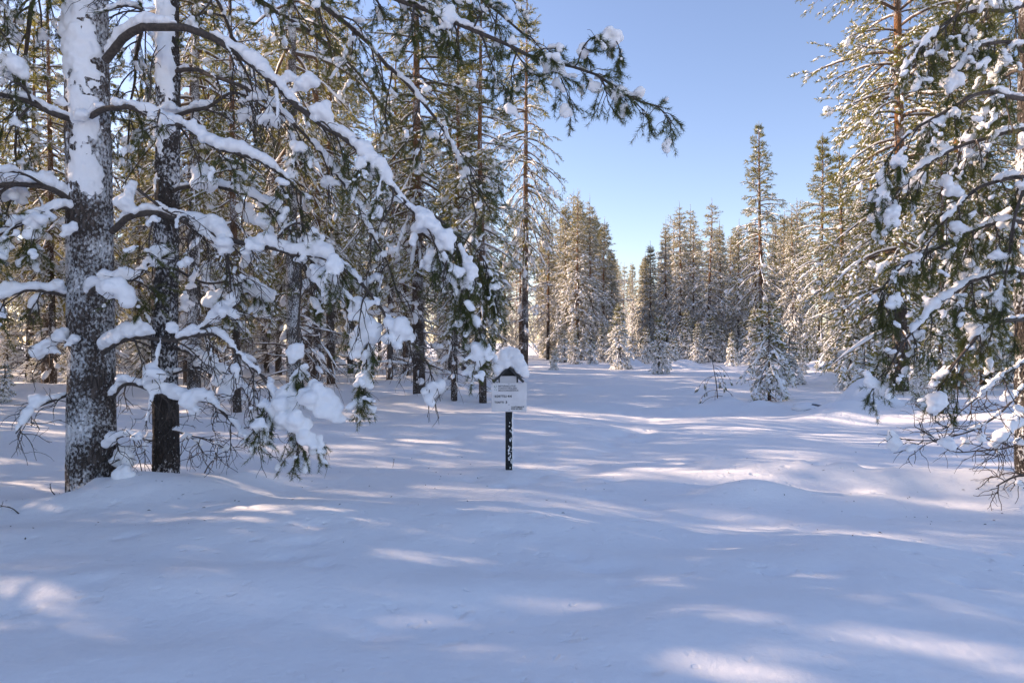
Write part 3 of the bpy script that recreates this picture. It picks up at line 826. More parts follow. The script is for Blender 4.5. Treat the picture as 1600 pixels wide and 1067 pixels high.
def bough(root, ctrl, r0, r1, seed, n2=10, len2=0.9, live=1.0, snow=1.0, lumps=0.35, s0=0.15, droop2=0.8, K3=5, len3=0.38, clumps=(), taper_snow=True,
          nK=50, nl=0.050, nw=0.0042, ends=1.0, voxel=0.016, wood=None, gap=0.25, live0=0.0, side_up=0.05):
    """a whole bough: wood, with its needles and its load of snow as sub-parts"""
    g = np.random.default_rng(seed)
    ctrl = np.array([at(*c) for c in ctrl])
    P, L = spline(ctrl, 30)
    jig = np.stack([noise2(np.linspace(0, L * 3, 30), np.full(30, k), seed) for k in range(3)], 1) * 0.022
    jig[0] = 0; P = P + jig
    rad = np.linspace(r0, r1, 30) ** 1.0
    gb = Geo(); tubes(gb, P[None], rad[None], 9)
    # side branches
    p, d, par, s = children(P[None], n2, s0, 0.99, 0.5, 1.05, g, up=side_up, side_jit=0.5)
    L2 = len2 * g.uniform(0.5, 1.2, len(s)) * (1 - 0.45 * s)
    B2 = grow(p, d, L2, 8, droop2 * g.uniform(0.5, 1.3, len(s)), 0.10, g)
    r2 = np.clip(np.interp(s, [0, 1], [r0 * 0.5, r1 * 0.9]), 0.006, 0.016)
    tubes(gb, B2, r2[:, None] * np.linspace(1, 0.35, 8), 5)
    # twigs
    p3, d3, q3, s3 = children(B2, K3, 0.2, 1.0, 0.4, 1.0, g, up=0.03, side_jit=0.6)
    L3 = len3 * g.uniform(0.45, 1.2, len(s3)) * (1 - 0.35 * s3)
    B3 = grow(p3, d3, L3, 7, droop2 * 0.7 if live > 0 else 0.12, 0.19 if live > 0 else 0.27, g)
    tubes(gb, B3, np.broadcast_to(np.linspace(0.0052, 0.0025, 7), (len(p3), 7)), 3)
    pt, dt, _, _ = children(B3, 2, 0.25, 1.0, 0.4, 1.2, g, up=-0.05, side_jit=0.9)
    kt = g.random(len(pt)) < (0.6 if live < 0.9 else 0.25)
    B4 = grow(pt[kt], dt[kt], g.uniform(0.06, 0.22, kt.sum()), 5, 0.3, 0.25, g)
    tubes(gb, B4, np.broadcast_to(np.linspace(0.0030, 0.0016, 5), (kt.sum(), 5)), 3)
    part = gb.obj("bough", wood or M_WOOD, root)
    # needles on the outer ends
    if live > 0:
        alive2 = (g.random(len(B2)) < live) & (s >= live0)
        p4, d4, q4, s4 = children(B3, 3, 0.35, 1.0, 0.25, 0.7, g, up=0.05, side_jit=0.6)
        sp = np.vstack([B3[:, -1], p4, B2[:, -1]])
        sd = np.vstack([nrm(B3[:, -1] - B3[:, -2]), d4, nrm(B2[:, -1] - B2[:, -2])])
        al = np.concatenate([alive2[q3], alive2[q3][q4], alive2])
        al &= g.random(len(al)) < 0.85
        if ends: # needles on the bough's own tip
            sp = np.vstack([sp, P[-4:]]); sd = np.vstack([sd, nrm(P[-4:] - P[-5:-1])]); al = np.concatenate([al, [True] * 4])
        sp, sd = sp[al], sd[al]
        sl = g.uniform(0.08, 0.17, len(sp))
        gn = Geo(); needles(gn, sp - sd * 0.03, sd, sl, nK, nl, nw, g, spread=(0.45, 1.15))
        if gn.n: gn.obj("needles", M_NEEDLE, part, smooth=False)["kind"] = "stuff"
    else:
        sp = np.zeros((0, 3)); sd = sp; sl = np.zeros(0)
    # snow
    C, Rr = [], []
    if snow > 0:
        nn = int(L / 0.035); q = np.linspace(0.01, 0.97, nn)
        Pq = np.stack([np.interp(q, np.linspace(0, 1, 30), P[:, k]) for k in range(3)], 1)
        rq = np.interp(q, np.linspace(0, 1, 30), rad)
        prof = np.clip(0.75 + 0.75 * noise2(q * L * 2.4, q * 0, seed + 1) + 0.3 * noise2(q * L * 7, q * 0, seed + 2) - gap, 0, 1.6)
        if taper_snow: prof = prof * np.interp(q, [0, 0.05, 0.85, 1], [0.6, 1, 1, 0.5])
        h = 0.031 * snow * prof
        okk = h > 0.012
        for row in range(2):
            C.append((Pq + np.stack([g.normal(0, 0.012, nn), g.normal(0, 0.012, nn), rq * 0.9 + h * (0.75 + 0.7 * row)], 1))[okk]); Rr.append((h * (1.0 - 0.22 * row) + rq * 0.15)[okk])
        # on side branches
        for b in range(len(B2)):
            if g.random() < 0.6:
                m = int(L2[b] / 0.045) + 2; qq = np.linspace(0.02, 0.95, m)
                Pb = np.stack([np.interp(qq, np.linspace(0, 1, 8), B2[b, :, k]) for k in range(3)], 1)
                hb = 0.019 * snow * np.clip(0.2 + 0.9 * noise2(qq * L2[b] * 3.5, qq * 0 + b, seed + 3), 0, 1.4)
                o2 = hb > 0.011
                C.append((Pb + np.stack([0 * hb, 0 * hb, r2[b] * 0.6 + hb * 0.85], 1))[o2]); Rr.append(hb[o2])
            if g.random() < lumps:
                j = g.integers(3, 8); rr = g.uniform(0.05, 0.12) * snow ** 0.5
                c_, r_ = clump(g, B2[b, j] + [0, 0, rr * 0.25], rr * g.uniform(0.8, 1.5), rr, rr * g.uniform(0.8, 1.6))
                C.append(c_); Rr.append(r_)
    if len(sp):
        k = g.random(len(sp)) < 0.18 * min(1.3, max(snow, 0.6))
        rk = g.uniform(0.016, 0.034, k.sum())
        for u_ in (0.05, 0.3, 0.55, 0.8):
            C.append(sp[k] + sd[k] * (sl[k] * u_)[:, None] + np.stack([g.normal(0, 0.012, k.sum()), g.normal(0, 0.012, k.sum()), rk * 0.6], 1)); Rr.append(rk * g.uniform(0.5, 1.1, k.sum()))
    for (cx, cy, cd, rx, rz) in clumps:
        rx, rz = rx * 0.82, rz * 0.82
        c_, r_ = clump(g, at(cx, cy, cd), rx, rx * 0.75, rz, n=int(26 + 60 * rx))
        C.append(c_); Rr.append(r_)
    if C:
        C = np.vstack(C); Rr = np.concatenate(Rr)
        gs = Geo(); blobs(gs, C, np.tile([[1.0, 0, 0]], (len(C), 1)), Rr * 1.15, Rr * 1.1, Rr, g, ICO[1], jit=0.0)
        if gs.n: remeshed(gs, "snow_load", M_SNOW, voxel, part)["kind"] = "stuff"
    return part

# ---- the broad trunk on the left
T1 = empty("pine_tree", at(141, 775, 7.4))
T1.location.z = 0
def rel(root):                       # children are modelled in place: undo the root's own position
    for c in root.children: c.location = -root.location
tag(T1, "broad old pine trunk flecked with snow, the thickest tree in the picture", "tree")
_, P1, r1 = near_trunk(T1, [at(143, 900, 7.4), at(143, 700, 7.4), at(141, 400, 7.4), at(136, 150, 7.4), at(134, 0, 7.4), at(131, -300, 7.4), at(132, -900, 7.42)], [0.25, 0.232, 0.214, 0.210, 0.208, 0.20, 0.15], M_BARK_BIG, seed=1)
plaster(T1, P1, r1, 3.75, 8.5, R(-82), R(76), 0.050, 400)
plaster(T1, P1, r1, 2.9, 4.2, R(-75), R(44), 0.022, 420)
bough(T1, [(165, 95, 7.3), (185, 68, 7.2), (215, 50, 7.05), (250, 43, 6.95), (290, 43, 6.9), (340, 64, 6.85), (390, 102, 6.8), (440, 142, 6.7), (490, 185, 6.65), (540, 222, 6.6), (590, 268, 6.5), (640, 325, 6.45), (685, 368, 6.4), (715, 410, 6.4)],
      0.046, 0.011, 101, n2=17, len2=0.8, live=0.55, snow=1.25, lumps=0.3, s0=0.3, droop2=1.2, live0=0.6, K3=6, gap=0.0,
      clumps=[(478, 128, 6.65, 0.17, 0.12), (505, 172, 6.6, 0.18, 0.13), (452, 118, 6.7, 0.12, 0.08), (568, 228, 6.55, 0.12, 0.08), (668, 345, 6.4, 0.20, 0.13), (700, 372, 6.38, 0.16, 0.14), (712, 425, 6.38, 0.10, 0.13), (645, 375, 6.42, 0.06, 0.13)])
bough(T1, [(640, 325, 6.45), (690, 350, 6.5), (722, 400, 6.45), (734, 460, 6.4), (742, 510, 6.4), (748, 548, 6.4)], 0.013, 0.006, 102, n2=10, len2=0.28, live=1, snow=0.9, droop2=1.5, K3=6,
      clumps=[(748, 548, 6.38, 0.10, 0.16), (742, 500, 6.4, 0.06, 0.10), (660, 410, 6.5, 0.05, 0.08)])
bough(T1, [(675, 358, 6.45), (720, 372, 6.6), (748, 395, 6.7), (764, 425, 6.7), (770, 455, 6.65)], 0.010, 0.005, 103, n2=9, len2=0.32, live=1, snow=0.3, droop2=1.5, K3=6, lumps=0.25)
bough(T1, [(142, 182, 7.15), (165, 168, 7.0), (200, 170, 6.9), (240, 186, 6.85), (285, 199, 6.8), (325, 222, 6.75), (362, 238, 6.7), (420, 262, 6.7), (470, 300, 6.7)],
      0.032, 0.009, 104, n2=13, len2=0.7, live=0.35, snow=1.25, lumps=0.25, gap=0.05, live0=0.5, clumps=[(300, 196, 6.75, 0.14, 0.10), (328, 216, 6.75, 0.11, 0.09), (185, 158, 6.9, 0.12, 0.06), (195, 235, 6.9, 0.05, 0.10), (128, 180, 7.1, 0.16, 0.08)])
bough(T1, [(115, 190, 7.25), (85, 178, 7.1), (50, 160, 7.0), (10, 148, 6.9), (-40, 140, 6.8), (-120, 150, 6.7)], 0.032, 0.012, 105, n2=12, len2=0.9, live=0.7, snow=0.8, live0=0.4, clumps=[(95, 158, 7.15, 0.10, 0.06)])
bough(T1, [(110, 312, 7.25), (75, 292, 7.1), (30, 288, 6.95), (-20, 296, 6.85), (-90, 310, 6.8)], 0.036, 0.014, 106, n2=11, len2=0.8, live=0.6, snow=1.7, gap=0.0, live0=0.3,
      clumps=[(70, 272, 7.1, 0.20, 0.08), (10, 272, 6.9, 0.20, 0.08)])
bough(T1, [(175, 362, 7.2), (205, 340, 7.05), (240, 335, 6.95), (280, 342, 6.9), (320, 358, 6.85), (365, 378, 6.8), (410, 388, 6.75), (460, 396, 6.7), (512, 402, 6.65), (560, 440, 6.6), (600, 488, 6.55), (640, 530, 6.5), (672, 570, 6.5)],
      0.036, 0.009, 107, n2=20, len2=0.75, live=0.45, snow=1.3, gap=0.0, droop2=1.2, live0=0.55, K3=6,
      clumps=[(203, 300, 6.95, 0.09, 0.19), (196, 318, 6.95, 0.12, 0.12), (330, 345, 6.85, 0.16, 0.09), (420, 372, 6.75, 0.16, 0.09), (480, 402, 6.7, 0.17, 0.08), (560, 480, 6.55, 0.13, 0.19), (572, 516, 6.55, 0.18, 0.20), (552, 548, 6.55, 0.08, 0.13), (625, 508, 6.5, 0.18, 0.15), (572, 592, 6.55, 0.09, 0.12)])
bough(T1, [(215, 295, 6.95), (262, 330, 6.9), (300, 352, 6.88), (350, 395, 6.85), (385, 440, 6.8)], 0.016, 0.006, 108, n2=9, len2=0.55, live=0.3, snow=1.0)
bough(T1, [(140, 462, 7.12), (150, 448, 7.0), (172, 437, 6.9), (205, 433, 6.85), (232, 412, 6.8), (262, 398, 6.75)], 0.026, 0.008, 109, n2=7, len2=0.5, live=0.3, snow=1.6, gap=0.0, clumps=[(165, 428, 6.92, 0.12, 0.08), (195, 422, 6.87, 0.12, 0.06)])
bough(T1, [(160, 552, 7.18), (185, 538, 7.05), (215, 529, 6.95), (255, 531, 6.9), (292, 526, 6.85), (322, 509, 6.82), (350, 490, 6.8), (376, 472, 6.8)], 0.028, 0.010, 110, n2=9, len2=0.55, live=0.0, snow=1.45, gap=0.0, lumps=0.2,
      clumps=[(180, 528, 7.0, 0.13, 0.07), (225, 512, 6.93, 0.14, 0.08), (215, 503, 6.93, 0.06, 0.10), (268, 512, 6.88, 0.12, 0.08)])
bough(T1, [(300, 524, 6.85), (330, 523, 6.8), (362, 540, 6.75), (395, 572, 6.7), (415, 597, 6.65), (430, 632, 6.6), (452, 662, 6.55), (480, 690, 6.55)], 0.017, 0.008, 111, n2=12, len2=0.55, live=0.8, snow=0.9, droop2=1.6, live0=0.6,
      clumps=[(455, 622, 6.55, 0.26, 0.19), (492, 615, 6.5, 0.27, 0.19), (518, 638, 6.5, 0.17, 0.20), (465, 655, 6.5, 0.19, 0.20), (484, 685, 6.5, 0.12, 0.16), (463, 550, 6.55, 0.12, 0.13), (468, 582, 6.55, 0.09, 0.15), (432, 655, 6.55, 0.11, 0.13)], ends=1)
bough(T1, [(172, 620, 7.2), (190, 605, 7.05), (215, 605, 6.95), (250, 617, 6.85), (285, 626, 6.8), (330, 632, 6.75), (362, 655, 6.7), (392, 690, 6.65)], 0.020, 0.007, 112, n2=10, len2=0.5, live=0.0, snow=1.4, gap=0.0, droop2=1.0,
      clumps=[(240, 600, 6.87, 0.13, 0.09), (290, 615, 6.8, 0.17, 0.06), (192, 590, 7.0, 0.12, 0.07)])
bough(T1, [(112, 614, 7.3), (90, 622, 7.15), (60, 634, 7.0), (40, 652, 6.9), (22, 674, 6.85)], 0.016, 0.006, 113, n2=4, len2=0.22, live=0.0, snow=1.0, clumps=[(55, 622, 7.0, 0.11, 0.07), (40, 645, 6.9, 0.07, 0.10)])
bough(T1, [(108, 465, 7.3), (80, 460, 7.15), (40, 456, 7.0), (0, 466, 6.9), (-60, 480, 6.8)], 0.020, 0.010, 114, n2=7, len2=0.6, live=0.5, snow=1.6, gap=0.0, clumps=[(15, 444, 6.95, 0.15, 0.08), (90, 442, 7.15, 0.11, 0.07)])
bough(T1, [(110, 537, 7.3), (95, 535, 7.15), (78, 548, 7.05), (62, 568, 7.0)], 0.014, 0.007, 115, n2=4, len2=0.25, live=0.0, snow=1.5, gap=0, clumps=[(85, 548, 7.05, 0.12, 0.05), (118, 528, 7.1, 0.08, 0.06)])
bough(T1, [(115, 330, 7.25), (90, 325, 7.1), (45, 345, 7.0), (0, 364, 6.9), (-40, 390, 6.85)], 0.018, 0.008, 116, n2=9, len2=0.6, live=0.8, snow=1.3, clumps=[(108, 355, 7.0, 0.09, 0.14), (75, 340, 7.0, 0.10, 0.07), (20, 345, 6.9, 0.08, 0.08)])
bough(T1, [(165, 700, 7.15), (185, 680, 7.0), (205, 681, 6.9), (222, 690, 6.85)], 0.010, 0.005, 117, n2=3, len2=0.2, live=0.0, snow=1.3, gap=0, clumps=[(193, 738, 7.0, 0.12, 0.13)])
# upper boughs whose hanging ends darken the top left
bough(T1, [(110, -160, 7.3), (60, -120, 7.0), (20, -50, 6.8), (-20, 30, 6.7), (-40, 120, 6.7)], 0.04, 0.010, 118, n2=14, len2=1.0, live=1, snow=0.8, droop2=1.3, K3=6)
bough(T1, [(110, -80, 7.45), (70, -60, 7.8), (50, 10, 8.2), (40, 90, 8.4), (30, 200, 8.5), (20, 320, 8.5)], 0.035, 0.010, 119, n2=14, len2=1.0, live=1, snow=0.8, droop2=1.3, K3=6)
bough(T1, [(160, -140, 7.5), (230, -130, 7.9), (300, -60, 8.2), (350, 30, 8.4), (380, 120, 8.5), (400, 220, 8.5)], 0.038, 0.010, 120, n2=12, len2=1.0, live=1, snow=0.8, droop2=1.2, K3=6)
bough(T1, [(566, 470, 6.58), (574, 530, 6.56), (573, 580, 6.55), (569, 622, 6.55)], 0.009, 0.004, 121, n2=8, len2=0.26, live=1, snow=0.8, droop2=1.3, K3=5, len3=0.2, lumps=0.1)
bough(T1, [(470, 300, 6.7), (472, 400, 6.7), (466, 480, 6.62), (464, 545, 6.56), (472, 600, 6.55)], 0.012, 0.006, 122, n2=10, len2=0.35, live=0.3, snow=0.5, droop2=1.2, K3=5, len3=0.2, lumps=0.1)
rel(T1)

# ---- the thinner dark trunk beside it
T2 = empty("pine_tree", at(258, 755, 7.75)); T2.location.z = 0
tag(T2, "thinner dark pine trunk close beside the broad one, snow caked on its upper half", "tree")
_, P2, r2_ = near_trunk(T2, [at(259, 880, 7.75), at(259, 700, 7.75), at(258, 450, 7.75), at(262, 250, 7.75), at(262, 50, 7.75), at(260, -250, 7.75), at(262, -800, 7.75)], [0.145, 0.138, 0.127, 0.118, 0.110, 0.10, 0.07], M_BARK_DARK, seed=5)
plaster(T2, P2, r2_, 3.2, 8.5, R(-88), R(66), 0.040, 440)
bough(T2, [(270, 185, 7.7), (295, 178, 7.55), (320, 170, 7.45), (350, 150, 7.4), (372, 146, 7.35), (410, 165, 7.3), (450, 200, 7.3)], 0.026, 0.007, 201, n2=10, len2=0.6, live=0.35, snow=1.1, live0=0.4, clumps=[(262, 165, 7.55, 0.18, 0.07), (378, 158, 7.3, 0.09, 0.05)])
bough(T2, [(275, 112, 7.7), (305, 108, 7.5), (345, 120, 7.3), (395, 142, 7.1), (450, 185, 7.0), (510, 250, 6.95), (560, 320, 6.9), (600, 400, 6.9), (630, 470, 6.9)], 0.024, 0.007, 202, n2=15, len2=0.7, live=0.5, snow=0.85, droop2=1.2, live0=0.4, K3=6)
bough(T2, [(250, 40, 7.7), (225, 20, 7.5), (195, 12, 7.3), (165, 14, 7.2)], 0.016, 0.007, 203, n2=6, len2=0.4, live=0.2, snow=0.9, clumps=[(236, 12, 7.5, 0.08, 0.04)])
bough(T2, [(270, 300, 7.7), (310, 290, 7.5), (360, 300, 7.4), (420, 320, 7.3), (470, 370, 7.2), (520, 440, 7.2), (560, 520, 7.2)], 0.022, 0.007, 204, n2=18, len2=0.65, live=0.35, snow=1.0, droop2=1.1, live0=0.4, K3=6, clumps=[(438, 300, 7.3, 0.05, 0.11)])
bough(T2, [(272, 420, 7.7), (300, 432, 7.55), (330, 445, 7.5), (375, 440, 7.4), (420, 455, 7.35)], 0.018, 0.006, 205, n2=9, len2=0.5, live=0.2, snow=1.3, clumps=[(305, 425, 7.5, 0.06, 0.11), (300, 445, 7.5, 0.11, 0.05)])
bough(T2, [(270, 588, 7.7), (292, 580, 7.55), (315, 576, 7.5), (340, 588, 7.4), (372, 596, 7.35)], 0.016, 0.006, 206, n2=6, len2=0.45, live=0.0, snow=1.1, gap=0)
bough(T2, [(275, 545, 7.65), (305, 552, 7.5), (335, 568, 7.4), (362, 592, 7.3), (388, 618, 7.25), (420, 660, 7.2)], 0.018, 0.006, 207, n2=10, len2=0.6, live=0.0, snow=1.2, gap=0, droop2=1.0, clumps=[(345, 574, 7.35, 0.13, 0.07), (372, 598, 7.3, 0.10, 0.07)])
bough(T2, [(245, 688, 7.65), (225, 696, 7.5), (205, 705, 7.4), (188, 714, 7.35)], 0.010, 0.004, 208, n2=4, len2=0.25, live=0.0, snow=1.1, gap=0, clumps=[(232, 680, 7.5, 0.07, 0.09)])
bough(T2, [(272, 672, 7.65), (295, 680, 7.5), (318, 686, 7.4), (345, 700, 7.3)], 0.010, 0.004, 209, n2=6, len2=0.4, live=0.0, snow=0.8)
# long high boughs: the one that reaches across the sky and the dark hanging curtain
bough(T2, [(262, -210, 7.7), (380, -150, 7.2), (480, -80, 6.9), (580, -20, 6.6), (660, 15, 6.4), (700, 30, 6.3), (749, 52, 6.25), (812, 86, 6.2), (850, 98, 6.15), (899, 103, 6.1), (932, 116, 6.1), (962, 142, 6.1), (996, 161, 6.05), (1034, 172, 6.0)],
      0.050, 0.007, 210, n2=36, len2=0.75, live=1, snow=0.65, droop2=0.55, K3=6, len3=0.32, lumps=0.22, side_up=-0.06,
      clumps=[(930, 138, 6.08, 0.09, 0.08), (885, 172, 6.1, 0.08, 0.12), (870, 130, 6.1, 0.09, 0.07), (1000, 142, 6.03, 0.08, 0.05), (698, 25, 6.3, 0.12, 0.14), (800, 170, 6.2, 0.07, 0.09), (800, 65, 6.2, 0.07, 0.08)])
bough(T2, [(899, 103, 6.1), (906, 80, 6.05), (922, 62, 6.0), (945, 58, 5.98), (960, 68, 5.95), (967, 92, 5.95)], 0.008, 0.004, 211, n2=4, len2=0.16, live=1, snow=0.5, K3=4, len3=0.12, clumps=[(960, 66, 5.95, 0.055, 0.045)])
bough(T2, [(262, -120, 7.75), (350, -90, 7.9), (440, -40, 8.0), (530, 30, 8.0), (610, 105, 7.9), (680, 185, 7.8), (725, 265, 7.7), (748, 340, 7.7)], 0.040, 0.009, 212, n2=22, len2=0.95, live=1, snow=0.75, droop2=0.7, K3=6, lumps=0.22)
bough(T2, [(262, -300, 7.7), (400, -220, 7.3), (520, -130, 7.0), (640, -60, 6.9), (740, -10, 6.8), (830, 60, 6.8)], 0.044, 0.010, 213, n2=19, len2=0.9, live=1, snow=0.75, droop2=0.75, K3=6, lumps=0.2)
bough(T2, [(262, -60, 7.8), (330, -40, 8.6), (420, 10, 9.2), (500, 60, 9.6), (570, 130, 9.8), (610, 200, 9.9)], 0.036, 0.010, 214, n2=15, len2=1.1, live=1, snow=0.7, droop2=0.65, K3=6, lumps=0.2)
bough(T2, [(260, 20, 7.85), (230, 30, 8.4), (215, 80, 8.7), (205, 150, 8.9), (200, 230, 9.0)], 0.028, 0.010, 215, n2=14, len2=0.8, live=1, snow=0.7, droop2=1.1, K3=6)
rel(T2)

# ---- the drooping pine at the right edge
T3 = empty("pine_tree", at(1608, 772, 7.2)); T3.location.z = 0
tag(T3, "near pine at the right edge with drooping dark boughs full of snow lumps", "tree")
near_trunk(T3, [at(1608, 880, 7.2), at(1608, 700, 7.2), at(1606, 400, 7.2), at(1610, 0, 7.2), at(1612, -500, 7.2)], [0.125, 0.12, 0.105, 0.085, 0.05], M_BARK_DARK, seed=9, k=24)
RB = [
 ([(1606, -90, 7.15), (1570, -60, 7.0), (1530, -20, 6.8), (1490, 25, 6.7), (1450, 66, 6.6)], 16, 0.6),
 ([(1606, 5, 7.15), (1575, 20, 7.0), (1540, 17, 6.9), (1505, 22, 6.8), (1475, 40, 6.7), (1442, 72, 6.6), (1415, 110, 6.55)], 16, 0.6),
 ([(1606, 80, 7.1), (1572, 67, 6.9), (1538, 70, 6.75), (1508, 92, 6.65), (1482, 130, 6.6)], 12, 0.55),
 ([(1606, 155, 7.1), (1565, 148, 6.9), (1530, 148, 6.75), (1498, 162, 6.65), (1462, 182, 6.55), (1425, 205, 6.5), (1388, 246, 6.45), (1370, 290, 6.45)], 20, 0.55),
 ([(1606, 205, 7.15), (1565, 210, 7.0), (1530, 220, 6.85), (1485, 238, 6.75), (1440, 264, 6.65), (1400, 306, 6.6), (1380, 345, 6.6)], 20, 0.55),
 ([(1606, 275, 7.1), (1568, 280, 6.9), (1536, 290, 6.75), (1500, 320, 6.65), (1462, 362, 6.6), (1435, 420, 6.55)], 18, 0.55),
 ([(1606, 350, 7.15), (1575, 345, 7.0), (1537, 356, 6.9), (1495, 372, 6.8), (1455, 390, 6.7), (1418, 408, 6.6), (1385, 440, 6.55), (1368, 470, 6.5)], 20, 0.55),
 ([(1606, 430, 7.1), (1565, 425, 6.9), (1520, 440, 6.75), (1475, 470, 6.6), (1440, 505, 6.5), (1408, 545, 6.45), (1385, 590, 6.4)], 20, 0.5),
 ([(1606, 500, 7.1), (1562, 505, 6.9), (1520, 530, 6.8), (1485, 575, 6.7), (1460, 630, 6.6)], 16, 0.45),
 ([(1606, 330, 7.3), (1580, 330, 7.6), (1540, 360, 7.9), (1500, 410, 8.1), (1470, 470, 8.2)], 18, 0.6),
 ([(1606, 120, 7.3), (1580, 110, 7.6), (1545, 150, 7.9), (1510, 215, 8.1), (1490, 290, 8.2)], 18, 0.6),
 ([(1612, 230, 7.0), (1625, 240, 6.7), (1600, 300, 6.4), (1580, 380, 6.3), (1560, 460, 6.3)], 14, 0.5),
]
for i, (c, n2, l2) in enumerate(RB):
    gr = np.random.default_rng(600 + i)
    bough(T3, c, 0.024, 0.007, 301 + i, n2=int(n2 * 0.72), len2=l2, live=0.9, snow=0.75, droop2=1.35, K3=5, len3=0.28, lumps=0.42, live0=0.12, gap=0.1, s0=0.12)
bough(T3, [(1606, 600, 7.1), (1570, 640, 6.95), (1530, 665, 6.8), (1480, 682, 6.7), (1440, 690, 6.65), (1414, 690, 6.6)], 0.012, 0.004, 320, n2=9, len2=0.55, live=0.0, snow=0.5, K3=3, droop2=0.15, len3=0.25)
bough(T3, [(1604, 690, 7.1), (1565, 702, 6.95), (1520, 706, 6.85), (1478, 698, 6.75), (1448, 672, 6.7)], 0.010, 0.003, 321, n2=8, len2=0.5, live=0.0, snow=0.5, K3=3, droop2=0.1)
bough(T3, [(1604, 560, 7.1), (1560, 590, 6.9), (1520, 630, 6.8), (1490, 652, 6.7)], 0.012, 0.004, 322, n2=9, len2=0.5, live=0.0, snow=0.6, droop2=0.3, clumps=[(1572, 620, 6.95, 0.07, 0.09), (1590, 660, 7.0, 0.09, 0.06)])
bough(T3, [(1604, 742, 7.1), (1580, 748, 6.95), (1556, 762, 6.85)], 0.014, 0.006, 323, n2=4, len2=0.25, live=0.0, snow=0.5)
bough(T3, [(1606, 660, 7.1), (1580, 672, 6.95), (1562, 690, 6.9), (1552, 700, 6.9)], 0.012, 0.006, 324, n2=4, len2=0.25, live=0.0, snow=1.6, gap=0, clumps=[(1565, 682, 6.9, 0.10, 0.06), (1592, 690, 6.95, 0.09, 0.05)])
rel(T3)

# ------------------------------------------------------------------ the leafless sapling in the clearing
def bare_sapling(px, base, top, lean, seed, label, nb=11, tuft=True, Lm=0.82):
    g = np.random.default_rng(seed)
    x, y = by_px(px, base); z = float(ground_h(x, y)); H = (base - top) / F_PX * y
    root = empty("bare_sapling", (x, y, z)); tag(root, label, "sapling")
    P, L = spline([(0, 0, -0.1), (lean * 0.3, 0, H * 0.4), (lean * 0.7, 0.02, H * 0.75), (lean, 0, H)], 12)
    gb = Geo(); tubes(gb, P[None], np.linspace(0.016, 0.006, 12)[None], 6)
    stem = gb.obj("stem", M_WOOD, root)
    zz = g.uniform(0.15, 0.98, nb); aa = np.arange(nb) * 2.4 + g.normal(0, 0.3, nb)
    p = np.stack([np.interp(zz, np.linspace(0, 1, 12), P[:, k]) for k in range(3)], 1)
    d = np.stack([np.cos(aa), np.sin(aa), np.full(nb, 0.25)], 1)
    B = grow(p, d, Lm * g.uniform(0.6, 1.1, nb), 8, 1.15, 0.06, g)
    gn = Geo(); gs = Geo()
    for b in range(nb):
        gg = Geo(); tubes(gg, B[b:b + 1], np.linspace(0.007, 0.003, 8)[None], 4)
        q, dd, _, _ = children(B[b:b + 1], 2, 0.4, 0.9, 0.4, 0.8, g)
        S = grow(q, dd, 0.16, 4, 0.8, 0.05, g); tubes(gg, S, np.broadcast_to(np.linspace(0.005, 0.003, 4), (2, 4)), 3)
        gg.obj("branch", M_WOOD, root)
        tp = np.vstack([B[b, -1:], S[:, -1]]); td = np.vstack([nrm(B[b, -1:] - B[b, -2:-1]), nrm(S[:, -1] - S[:, -2])])
        if tuft: needles(gn, tp - td * 0.06, td, np.full(3, 0.12), 80, 0.06, 0.007, g, spread=(0.3, 0.75))
        blobs(gs, tp + [0, 0, 0.02], td, np.full(3, 0.045), 0.022, 0.018, g, ICO[1], jit=0.05)
    if tuft: gn.obj("needles", M_NEEDLE, root, smooth=False)
    gs.obj("snow", M_CAP, root)["kind"] = "stuff"
    return root
bare_sapling(1122, 629, 560, -0.16, 71, "sparse drooping sapling with needle tufts only at its twig ends, alone in the clearing")
bare_sapling(1494, 655, 590, 0.1, 73, "leafless shrub of thin twigs under the right-hand boughs", nb=9, tuft=False, Lm=0.6)

# small dark rock or root showing through the snow
def rock(px, base, w, label, seed):
    g = np.random.default_rng(seed); x, y = by_px(px, base); z = float(ground_h(x, y))
    V, T = ICO[2]; n = noise2(V[:, 0] * 2 + seed, V[:, 1] * 2 + V[:, 2] * 1.7, seed) * 0.22
    V = V * (1 + n)[:, None] * np.array([w, w * 0.7, w * 0.42])
    root = empty("stone", (x, y, z)); tag(root, label, "stone")
    Geo().add(V, T=T).obj("rock", plain("dark_stone", (0.14, 0.14, 0.15), 0.9, 0.5, 14), root)
    top = V[:, 2] > 0.12 * w
    V2, T2 = ICO[2]; V2 = V2 * (1 + noise2(V2[:, 0] * 2 + seed, V2[:, 1] * 2 + V2[:, 2] * 1.7, seed) * 0.22)[:, None] * np.array([w * 0.95, w * 0.70, w * 0.36]) + [-0.09, 0.03, w * 0.17]
    Geo().add(V2, T=T2).obj("snow_cap", M_CAP, root)
rock(1266, 642, 0.34, "small dark stone poking out of the snow beside the mounds", 3)

# ------------------------------------------------------------------ the plot sign
def box(geo, c, s, rot=None):
    V = np.array([(x, y, z) for x in (-1, 1) for y in (-1, 1) for z in (-1, 1)], float) * np.array(s) / 2
    if rot is not None: V = V @ np.asarray(rot).T
    geo.add(V + np.array(c), Q=[(0, 1, 3, 2), (4, 6, 7, 5), (0, 4, 5, 1), (2, 3, 7, 6), (0, 2, 6, 4), (1, 5, 7, 3)])

def bevelled(geo, name, mat, parent, w=0.004):
    o = geo.obj(name, mat, parent, smooth=False)
    b = o.modifiers.new("bevel", 'BEVEL'); b.width = w; b.segments = 2
    return o

